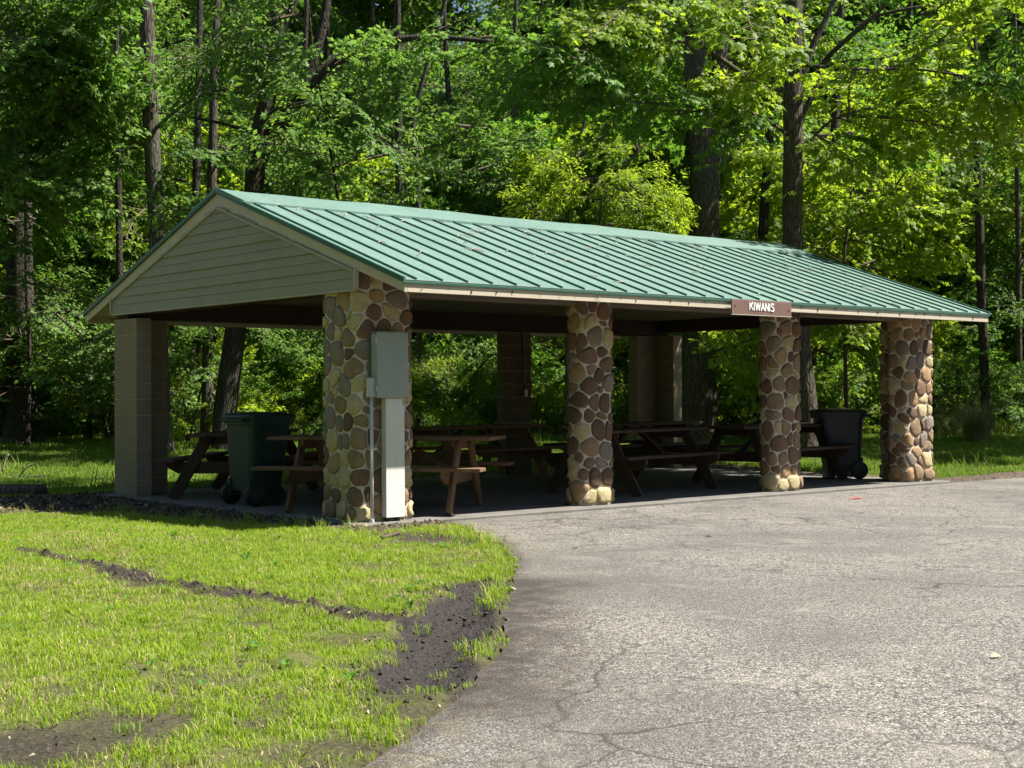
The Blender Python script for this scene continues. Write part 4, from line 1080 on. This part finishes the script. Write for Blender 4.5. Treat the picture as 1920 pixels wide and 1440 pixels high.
tree('sapling with pale sunlit tiers just left of the gable column', [(168, 800), (170, 650), (165, 560)], 30.5, 8, BARK_D, (2, 1), (CG, G_), crown=(12, 0.8, 5.0), top=5.2, limb_len=(.7, 1.8), bsc=(.75, 1.1))
tree('young tree with bright leafy limb hanging over the left of the roof peak', [(640, 780), (636, 420), (622, 300), (606, 200), (590, 110)], 26.5, 9, BARK_D, (1, 1, 3), (CG,), crown=(13, 3.4, 8.0), top=8.4, limb_len=(.7, 1.9), bsc=(.85, 1.2))
tree('leafy tree filling the top left corner of the view', [(-120, 780), (-110, 400), (-90, 150), (-70, 0)], 26.0, 26, BARK_D, (1, 3), (CG, CG, G_), crown=(8, 5.5, 9.2), top=15,
     limbs=[([(-90, 160), (-20, 120), (50, 100), (130, 110)], 12, 4, 10), ([(-85, 120), (-10, 50), (70, 20), (140, 10)], 12, 4, 10), ([(-80, 210), (-10, 190), (60, 170)], 9, 3, 7), ([(-95, 250), (-30, 330), (20, 360)], 8, 3, 5)])
GB = 'slender trees deep in the wood'
for (u, d, lab) in [(180, 40, 'slender dark tree deep in the wood just left of the thin straight trunk'), (300, 45, 'slender dark tree far back, behind the shaggy-barked trunk'),
                    (560, 38, 'slender dark tree deep in the wood just right of the big forked tree'), (620, 43, 'slender dark tree far back under the long level limb'), (690, 40, 'slender dark tree deep in the wood just left of the pole-like trunk'),
                    (850, 41, 'slender dark tree deep in the wood just right of the leaning stem'), (1020, 42, 'slender dark tree deep in the wood, next right of the dim grey trunk'), (1150, 39, 'slender dark tree deep in the wood behind the dead grey twigs'),
                    (1225, 44, 'slender dark tree far back, next left of the twin-stemmed trunk'), (1385, 41, 'slender dark tree far back between the twin-stemmed trunk and its dark neighbour'), (1645, 42, 'slender dark tree deep in the wood behind the yellow-green maple sapling'),
                    (1705, 38, 'slender dark tree deep in the wood by the foot of the leaning dead limb'), (1800, 43, 'slender dark tree far back, just left of the lone dark upright trunk')]:
    tree(lab, [(u, 770), (u+random.uniform(-8, 8), 450), (u+random.uniform(-14, 14), 100)], d, random.uniform(10, 18), BARK_D, (1, 2, 0), (G_, CG), crown=(6, 3.0, 9.2), top=15, group=GB, sparse=.8)

# leaning dead limb and dead twigs
def dead_limb(label, pth, w, d, twigs, name='dead_limb'):
    p = [at(u, v, d) for u, v in pth]; t = empty(name, tuple(p[0])); tag(t, label, 'dead branch')
    cv = curve(p, 5); b = MB(); b.tube(cv, [w/2/FPX*d*(1-.6*i/(len(cv)-1)) for i in range(len(cv))], 8, rough=.15); b.build('limb', BARK, t, True)
    for (a, c_) in twigs:
        b = MB(); q0, q1 = at(*a, d), at(*c_, d-.2); m_ = (q0+q1)/2+np.array([random.uniform(-.08, .08), random.uniform(-.08, .08), random.uniform(-.05, .1)])
        b.tube(curve([q0, m_, q1], 3), [.018-.002*i for i in range(7)], 5); b.build('twig', DEADWOOD, t)
dead_limb('dead limb leaning across to the lone dark trunk at the right', [(1722, 300), (1755, 232), (1800, 180), (1846, 135)], 12, 30.6, [((1790, 190), (1770, 150)), ((1810, 172), (1850, 178))])
dead_limb('bare grey dead branch with fine twigs above the ridge', [(1195, 282), (1190, 240), (1178, 200)], 5, 27.0,
          [((1186, 225), (1160, 188)), ((1180, 205), (1200, 180)), ((1178, 200), (1168, 178)), ((1188, 230), (1216, 205)), ((1182, 210), (1150, 205)), ((1190, 245), (1225, 232)), ((1180, 200), (1186, 170)), ((1160, 190), (1146, 180)), ((1200, 182), (1214, 172)), ((1188, 238), (1156, 232))])

# ------------------------------------------------------------------ shrubs at the wood's edge
def shrub(label, u, d, h, spread, n, geos, mats, sc=(.45, .75), cat='shrub', name='shrub'):
    p = at(u, 780, d); z = gz(p[0], p[1]); t = empty(name, (p[0], p[1], z-.02)); tag(t, label, cat, 'shrubs along the edge of the wood')
    for k in range(5):
        az = k*1.3; b = MB(); b.tube([(p[0], p[1], z-.05), (p[0]+math.cos(az)*spread*.3, p[1]+math.sin(az)*spread*.3, z+h*.45), (p[0]+math.cos(az)*spread*.55, p[1]+math.sin(az)*spread*.55, z+h*.8)], [.022, .014, .006], 5); b.build('stem', TWIG, t)
    for k in range(n):
        f = random.random()**.7; az = random.uniform(0, 6.28); rr_ = spread*(.15+.6*random.random())*(1-.35*f); q = (p[0]+math.cos(az)*rr_, p[1]+math.sin(az)*rr_, z+.12+f*h*.85)
        o = hang(t, q, az+random.uniform(-.5, .5), random.uniform(-.75, .15), random.choice(geos), random.choice(mats), random.uniform(*sc))
shrub('tall sunlit pale green shrub seen beside the gable column', 352, 29.5, 2.3, 1.0, 34, (0, 3), (CG, YG, CG))
shrub('low bright shrub behind the green trash cart', 520, 31.5, .9, 1.2, 22, (2, 1), (YG, G_))
shrub('sunlit weedy shrub between the near pillar and the middle column', 850, 31.0, 1.3, 1.3, 30, (4, 2), (YG, G_))
shrub('small bright shrub right of the middle block column', 1010, 31.5, .9, 1.1, 22, (0, 2), (YG,))
shrub('low sunlit broadleaf shrub seen over the third table', 1395, 31.0, .9, 1.0, 22, (0, 2), (YG, CG))
shrub('bright green shrub behind the dark trash cart', 1552, 29.5, 1.2, .8, 24, (0, 2), (YG, G_))
shrub('rounded shrub in half shade left of the gable column', 205, 31.0, 1.5, 1.2, 28, (1, 2), (G_, YG))
shrub('dark spreading shrub at the left frame edge', 40, 30.0, 1.8, 1.4, 30, (1, 2), (CG,))
shrub('tangled shrub behind the tall grass clump', 1790, 32.0, 1.5, 1.3, 28, (2, 1), (G_, CG))

# ------------------------------------------------------------------ the mass of the wood
def woods():
    keys = sorted(BOUGH); kidx = {k: i for i, k in enumerate(keys)}; r = np.random.default_rng(5); PT, RT, SC, IX = [], [], [], []
    def region(n, d0, d1, sa, sb, z0_, z1_, s0, s1, thr, seed, mats, gsc=.33):
        m = n*8; d = r.uniform(d0, d1, m); s = r.uniform(0, 1, m); s = sa(d)+(sb(d)-sa(d))*s; z = r.uniform(z0_, z1_, m)
        ok = fbm(s*gsc+seed*7.1, z*gsc*1.5+d*.21, seed, 3) > thr
        x = CAM[0]+s*math.cos(YAW)+d*math.sin(YAW); y = CAM[1]-s*math.sin(YAW)+d*math.cos(YAW)
        P_ = np.stack([x, y, z+.35*(z < 4)], 1)
        for T, rad in [(T, q_+.9) for T, q_ in LIT]+[(T, 1.8) for T in ROOFC]:
            w3 = P_-T; al = w3 @ TO_SUN; pd = np.linalg.norm(w3-al[:, None]*TO_SUN, axis=1); ok &= ~((al > 1.6) & (pd < rad))
        k = np.nonzero(ok)[0][:n]; PT.append(P_[k]); q = len(k)
        RT.append(np.stack([r.uniform(-.8, .8, q), r.uniform(-.7, .8, q), r.uniform(0, 6.28, q)], 1)); SC.append(r.uniform(s0, s1, q))
        IX.append(np.array([kidx[(int(g_), int(mats[m_]), int(v_))] for g_, m_, v_ in zip(r.integers(0, 5, q), r.integers(0, len(mats), q), r.integers(0, 2, q))], int))
    def fr(m, d_=0): return (lambda d: -.37*d-m), (lambda d: .37*d+m)
    region(1000, 31.5, 38, *fr(2), .0, 3.0, .5, .9, .28, 1, (G_, CG, G_, YG))
    region(560, 33, 40, *fr(2), 2.0, 8.0, .9, 1.35, .50, 2, (G_, CG, G_, YG))
    region(700, 40, 50, *fr(3), .5, 12, 1.2, 1.8, .45, 3, (G_, CG))
    region(1000, 50, 66, *fr(5), .0, 21, 1.9, 2.8, .40, 4, (G_, CG, YG))
    region(30, 26, 34, lambda d: .37*d+1.5, lambda d: .37*d+8, 3.0, 11, 1.2, 1.9, .52, 6, (G_, YG), .3)
    region(26, 24.5, 31, lambda d: .37*d+1.0, lambda d: .37*d+7.0, 4.0, 11, 1.2, 1.9, .45, 11, (G_, YG), .3)
    region(22, 20.5, 28, lambda d: d*0-8, lambda d: d*0+3, 8.9, 12, 1.1, 1.7, .42, 12, (G_, CG), .3)
    region(150, 37, 58, lambda d: -.37*d-3, lambda d: .37*d+9, 14.5, 21, 1.8, 2.6, .40, 14, (G_, CG), .2)  # high boughs mostly above the frame, added to darken the deep wood
    region(430, 50, 66, *fr(5), 12, 25, 2.0, 2.8, .36, 13, (G_, CG, YG))
    # unseen wood carried on round the clearing, added to cut low sky light
    def ring(n, r0, r1, a0, a1, z1_, seed):
        a = r.uniform(a0, a1, n)+YAW; q = r.uniform(r0, r1, n); z = r.uniform(.5, z1_, n); x = CAM[0]+np.sin(a)*q; y = CAM[1]+np.cos(a)*q
        PT.append(np.stack([x, y, z], 1)); RT.append(np.stack([r.uniform(-.3, .3, n), r.uniform(-.25, .5, n), r.uniform(0, 6.28, n)], 1)); SC.append(r.uniform(3.0, 4.2, n))
        IX.append(np.array([kidx[(int(g_), int(m_), 0)] for g_, m_ in zip(r.integers(0, 5, n), r.integers(0, 3, n))], int))
    ring(560, 30, 38, math.radians(62), math.radians(312), 15, 7)
    return scatter('background_woods', np.vstack(PT), np.vstack(RT), np.concatenate(SC), np.concatenate(IX), [BOUGH[k] for k in keys])
w_ = woods(); w_['label'] = 'dense leafy wood filling the background'; w_['category'] = 'woods'

# ------------------------------------------------------------------ grass
def tuft_mesh(name, seed, nb, rad, h0, h1, w, mat, lean=.5, seg=2, straw=0.0):
    r = np.random.default_rng(seed); V = []; F_ = []; mi = []
    for k in range(nb):
        a = r.uniform(0, 6.28); q = rad*math.sqrt(r.random()); bx, by = q*math.cos(a), q*math.sin(a); az = r.uniform(0, 6.28); h = r.uniform(h0, h1); ln = lean*r.uniform(.2, 1.2)
        sx, sy = -math.sin(az)*w/2, math.cos(az)*w/2; b0 = len(V); ww = r.uniform(.7, 1.3)
        for i in range(seg+1):
            t = i/seg; o_ = ln*h*t*t; z = h*(t-.35*ln*t*t); x, y = bx+math.cos(az)*o_, by+math.sin(az)*o_; f = (1-t**1.6)*ww
            if i < seg: V += [(x-sx*f, y-sy*f, z-.01*(i == 0)), (x+sx*f, y+sy*f, z-.01*(i == 0))]
            else: V.append((x, y, z))
        s_ = 1 if r.random() < straw else 0
        for i in range(seg-1):
            c0 = b0+2*i; F_ += [(c0, c0+1, c0+3), (c0, c0+3, c0+2)]; mi += [s_, s_]
        c0 = b0+2*(seg-1); F_.append((c0, c0+1, c0+2)); mi.append(s_)
    return np_mesh(name, np.array(V), np.array(F_), [mat, STRAW], mi)
def lawn_points(x0_, x1_, y0_, y1_, dens, seed):
    r = np.random.default_rng(seed); n = int((x1_-x0_)*(y1_-y0_)*dens); return r.uniform(x0_, x1_, n), r.uniform(y0_, y1_, n), r
TUFTS = [tuft_mesh('grass_tuft', 300+i, 34, .075, .018, .044, .0042, GRASS_M, .85, 3, .12) for i in range(5)]
TUFTS += [tuft_mesh('grass_tuft', 320+i, 20, .06, .035, .075, .0045, GRASS_M, .75, 3, .06) for i in range(3)]
TUFTS += [tuft_mesh('grass_tuft', 330+i, 26, .085, .015, .040, .0042, GRASS_M, 1.1, 3, .75) for i in range(2)]
x, y, r = lawn_points(-7.2, 1.2, -8.2, 6.5, 250, 1)
m = g_masks(x, y); keep = (x < edge_x(y)+.03) | (y > -.12)
patch = fbm(x*1.3, y*1.3, 140)
keep &= r.random(len(x)) > np.clip(m['soil']*1.15, 0, .985)
keep &= (m['litter'] < .5) & ~((x > -.16) & (x < 9.75) & (y > -.2) & (y < 5.7))
keep &= r.random(len(x)) < .62+.9*patch
keep &= np.abs(aside(x, y)) < .40*ahead(x, y)+.4
x, y, patch = x[keep], y[keep], patch[keep]; z = g_height(x, y); n = len(x)
tall = (r.random(n) < .06+.5*(fbm(x*.9, y*.9, 150) > .60)*.3); idx = np.where(tall, r.integers(5, 8, n), r.integers(0, 5, n)); idx = np.where(r.random(n) < .03+.40*sstep(.54, .70, fbm(x*1.1+9, y*1.1, 152)), r.integers(8, 10, n), idx)
g1 = scatter('lawn_grass', np.stack([x, y, z], 1), np.stack([r.normal(0, .12, n), r.normal(0, .12, n), r.uniform(0, 6.28, n)], 1), r.uniform(.7, 1.25, n)*(.75+.45*patch), idx, TUFTS)
g1['label'] = 'sunlit short lawn grass in the foreground'; g1['category'] = 'grass'
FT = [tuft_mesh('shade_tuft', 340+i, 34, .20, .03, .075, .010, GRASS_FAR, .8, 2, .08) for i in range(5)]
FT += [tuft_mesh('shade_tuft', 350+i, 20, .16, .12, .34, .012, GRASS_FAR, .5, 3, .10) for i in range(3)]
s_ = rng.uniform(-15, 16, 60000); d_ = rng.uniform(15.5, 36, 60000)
x, y = from_view(s_, d_); keep = (np.abs(s_) < .38*d_+.6)
m = g_masks(x, y); keep &= (m['litter'] < .5) & ~((x > -.3) & (x < 9.9) & (y > -.6) & (y < 5.9)) & ((y > .35) | (x < edge_x(y))) & ~((x < 1.2) & (y < 6.4))
keep &= rng.random(60000) < .30+1.0*fbm(x*.6, y*.6, 160)
x, y, d_ = x[keep], y[keep], d_[keep]; z = g_height(x, y); n = len(x); hi = rng.random(n) < sstep(30.5, 33.5, d_)*.7+.004
idx = np.where(hi, rng.integers(5, 8, n), rng.integers(0, 5, n))
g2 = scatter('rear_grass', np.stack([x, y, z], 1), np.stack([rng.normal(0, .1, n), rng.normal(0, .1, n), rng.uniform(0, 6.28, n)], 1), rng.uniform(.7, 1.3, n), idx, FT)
g2['label'] = 'dappled grass between the shelter and the wood'; g2['category'] = 'grass'
# stray tall blades along the shaded strip and asphalt edge
BL = [tuft_mesh('tall_blade', 360+i, 7, .05, .09, .20, .005, GRASS_M, .8, 4, .25) for i in range(3)]
pts = []
for k in range(120):
    yy = random.uniform(-1.9, 5.0); pts.append((float(interp(MULCH, yy))-random.uniform(-.10, .12), yy))
for k in range(90):
    yy = random.uniform(-4.9, -1.2); pts.append((float(edge_x(yy))-random.uniform(-.02, .25), yy))
pts = np.array(pts); z = g_height(pts[:, 0], pts[:, 1])
g3 = scatter('tall_grass_blades', np.column_stack([pts, z]), np.column_stack([np.zeros((len(pts), 2)), rng.uniform(0, 6.28, len(pts))]), rng.uniform(.6, 1.1, len(pts)), rng.integers(0, 3, len(pts)), BL)
g3['label'] = 'stray taller grass blades along the mulch and asphalt edges'; g3['category'] = 'grass'
# broadleaf weeds in the lawn
def rosette(seed):
    r = np.random.default_rng(seed); V = []; F_ = []
    for k in range(7):
        az = k*.9+r.uniform(-.3, .3); ln = r.uniform(.05, .09); w = .016; c, s = math.cos(az), math.sin(az); b0 = len(V)
        for t, f, z in ((0, .3, .005), (.5, 1, .045), (.85, .8, .05)): V += [(c*ln*t-s*w*f, s*ln*t+c*w*f, z), (c*ln*t+s*w*f, s*ln*t-c*w*f, z)]
        V.append((c*ln, s*ln, .035)); F_ += [(b0, b0+1, b0+3), (b0, b0+3, b0+2), (b0+2, b0+3, b0+5), (b0+2, b0+5, b0+4), (b0+4, b0+5, b0+6)]
    return np_mesh('weed_rosette', np.array(V), np.array(F_), LEAF[0])
x, y, r = lawn_points(-6.5, -.5, -7.5, 3, 2.2, 8); m = g_masks(x, y); keep = (x < edge_x(y)-.15) & (m['soil'] < .6) & (m['litter'] < .5) & (ahead(x, y) > 6); x, y = x[keep], y[keep]; n = len(x)
g4 = scatter('lawn_weeds', np.stack([x, y, g_height(x, y)+.01], 1), np.stack([r.normal(0, .2, n), r.normal(0, .2, n), r.uniform(0, 6.28, n)], 1), r.uniform(.35, .7, n), r.integers(0, 3, n), [rosette(i) for i in range(3)])
g4['label'] = 'small broadleaf weeds scattered through the lawn'; g4['category'] = 'weeds'

# ------------------------------------------------------------------ litter, clods, straw
LIT_M = [m_plain('dry_leaf_brown', (.105, .072, .048), .85, .2, .3, 20), m_plain('dry_leaf_dark', (.07, .05, .038), .85, .2, .3, 20), m_plain('dry_leaf_pale', (.36, .28, .19), .8, .2, .2, 20)]
def chip(seed, mat):
    r = np.random.default_rng(seed); n = 6; a = np.sort(r.uniform(0, 6.28, n)); rr_ = r.uniform(.5, 1, n)
    V = [(math.cos(t)*q*.035, math.sin(t)*q*.018, r.uniform(-.004, .012)) for t, q in zip(a, rr_)]+[(0, 0, .010)]
    return np_mesh('litter_chip', np.array(V), np.array([(6, i, (i+1) % n) for i in range(n)]), mat)
CH = [chip(400+i, LIT_M[(0, 1, 1, 0, 1, 0, 1, 1, 2)[i]]) for i in range(9)]
P_ = []
x, y, r = lawn_points(-2.6, 1.0, -.9, 7.0, 240, 5); m = g_masks(x, y); k = (m['litter'] > .5); P_.append(np.stack([x[k], y[k]], 1))
x, y, r = lawn_points(-6.3, .6, -7.6, -.2, 170, 6); m = g_masks(x, y); k = (m['soil'] > .35) & (m['wet'] < .5) & (x < edge_x(y)+.1) & (r.random(len(x)) < .8); P_.append(np.stack([x[k], y[k]], 1))
x, y, r = lawn_points(2.0, 12, 5.3, 6.5, 60, 7); m = g_masks(x, y); k = m['litter'] > .5; P_.append(np.stack([x[k], y[k]], 1))
ns_ = [len(q_) for q_ in P_]; P_ = np.vstack(P_); n = len(P_); lsc = rng.uniform(.5, 1.4, n); lsc[ns_[0]:ns_[0]+ns_[1]] = rng.uniform(.18, .6, ns_[1])
lt = scatter('leaf_litter', np.column_stack([P_, g_height(P_[:, 0], P_[:, 1])+.006]), np.stack([rng.normal(0, .5, n), rng.normal(0, .5, n), rng.uniform(0, 6.28, n)], 1), lsc, rng.integers(0, 9, n), CH)
lt['label'] = 'brown leaf litter and wood chips around the shelter'; lt['category'] = 'leaf litter'
MUD_M = m_plain('wet_mud', (.040, .031, .027), .7, .3, .35, 25, .6)
def clod(seed):
    r = np.random.default_rng(seed); b = MB(); prof = [(.25, -.3), (.85, -.1), (1.0, .25), (.75, .6), (.3, .8)]; b.lathe(prof, 7)
    V = np.array(b.v)*r.uniform(.6, 1.3, (len(b.v), 1))*.02; mm = MB(); mm.add(V, b.f); return mm.mesh('mud_clod', MUD_M, False)
x, y, r = lawn_points(-6.2, 0, -7.3, -.4, 520, 9); m = g_masks(x, y)
k = ((m['wet'] > .3) & (r.random(len(x)) < .4)) | ((m['torn'] > .3) & (r.random(len(x)) < .9)) | ((np.abs(m['rut_d']-.25) < .10) & (r.random(len(x)) < .35)); x, y = x[k], y[k]; n = len(x)
mc = scatter('mud_clods', np.stack([x, y, g_height(x, y)], 1), np.stack([r.normal(0, .6, n), r.normal(0, .6, n), r.uniform(0, 6.28, n)], 1), np.clip(r.lognormal(-1.25, .5, n), .1, .9), r.integers(0, 5, n), [clod(500+i) for i in range(5)])
mc['label'] = 'dark mud clods torn up along the tyre ruts'; mc['category'] = 'mud'

# ------------------------------------------------------------------ small things about the place
pL = on_z(0, 932, -.04); pR = on_z(86, 931, -.04)
dl = (pR-pL); pL = pR-dl/np.linalg.norm(dl)*3.2
b = MB(); b.tube(curve([pL+np.array([0, 0, .06]), (pL+pR)/2+np.array([0, .02, .065]), pR+np.array([0, 0, .06])], 6), .095, 12, rough=.12, seed=4)
lg = b.build('log', BARK_P, None, True); tag(lg, 'weathered log lying at the edge of the mulch, left of the gable column', 'log')
for i, (lab, A) in enumerate([('bleached forked stick rising from the brush behind the log', [(36, 899), (46, 880), (66, 868)]), ('bleached crooked stick lying in the brush behind the log', [(2, 902), (40, 898), (84, 891)]), ('bleached stick leaning at the left frame edge behind the log', [(4, 884), (10, 862), (16, 852)])]):
    P3 = [at(u, v, 21.5) for u, v in A]
    for p in P3: p[2] = max(p[2], gz(p[0], p[1])+.02)
    b = MB(); b.tube(curve(P3, 4), [.020-.0012*j for j in range(9)], 6, rough=.2); st = b.build('fallen_stick', DEADWOOD, None, True); tag(st, lab, 'stick', 'sticks behind the log')
# clump of tall arching grass by the wood
pc = at(1832, 800, 29.0); pc[2] = gz(pc[0], pc[1])
PAMP = m_leaf('pale_tall_grass', (.13, .17, .06), (.24, .26, .12), (.25, .3, .1), .3, .5)
mt_ = tuft_mesh('tall_grass_clump', 77, 420, .24, .65, 1.35, .012, PAMP, .95, 6, .18)
o = bpy.data.objects.new('tall_grass_clump', mt_); link(o); o.location = pc; tag(o, 'clump of tall arching pale grass at the right in front of the wood', 'grass clump')
pc = at(1780, 800, 30.5); pc[2] = gz(pc[0], pc[1])
o = bpy.data.objects.new('tall_grass_clump', tuft_mesh('small_grass_clump', 78, 160, .3, .4, .9, .012, PAMP, .9, 6, .2)); link(o); o.location = pc; tag(o, 'smaller wispy grass clump left of the tall arching one', 'grass clump')
# twigs and catkins lying on the roof
tw = MB(); rr = random.Random(3)
for k in range(110):
    xx = rr.uniform(.3, 9.2); f = rr.random()**.6; yy = -OY+f*(YR+OY-.45); zz = zroof(yy)+.006; az = rr.uniform(0, 6.28); ln = rr.uniform(.03, .13) if k > 9 else rr.uniform(.15, .32); pts_ = []
    for j in range(4):
        t = j/3; pts_.append((xx+math.cos(az+t*1.1)*ln*t, yy+math.sin(az+t*1.1)*ln*t, zroof(yy+math.sin(az+t*1.1)*ln*t)+.012+.012*math.sin(t*3)))
    tw.tube(pts_, .0055, 4)
o = tw.build('roof_twigs', DEADWOOD); o['kind'] = 'stuff'; o['label'] = 'dry twigs and catkins lying on the green roof'; o['category'] = 'twigs'
# single pale leaves on the asphalt
for i, (u, v, lab) in enumerate([(1866, 1231, 'curled pale leaf on the asphalt near the right frame edge'), (962, 1104, 'pale leaf at the asphalt edge beside the grass point'), (1328, 1007, 'small pale leaf out on the asphalt before the middle pillars'), (1780, 915, 'tiny pale leaf on the asphalt before the end pillar')]):
    p = on_z(u, v, -.026); b = MB(); s = .036
    b.add([(-s, 0, 0), (-.3*s, .5*s, .012), (.5*s, .4*s, .016), (s, 0, .006), (.4*s, -.45*s, .004), (-.4*s, -.4*s, .001), (0, 0, .010)], [[6, 0, 5], [6, 5, 4], [6, 4, 3], [6, 3, 2], [6, 2, 1], [6, 1, 0]])
    o = b.build('fallen_leaf', LIT_M[2]); o.location = p; o.rotation_euler = (0, 0, i*1.3); tag(o, lab, 'leaf', 'fallen leaves on the asphalt')
# rotting branch on the bare soil by the near pillar
P3 = [on_z(u, v, -.01) for u, v in [(716, 1008), (730, 1004), (745, 1000), (752, 995)]]
b = MB(); b.tube(curve(P3, 3), [.018-.001*j for j in range(10)], 6, rough=.2); o = b.build('broken_branch', TWIG, None, True); tag(o, 'short broken branch on the bare soil before the near pillar', 'stick')
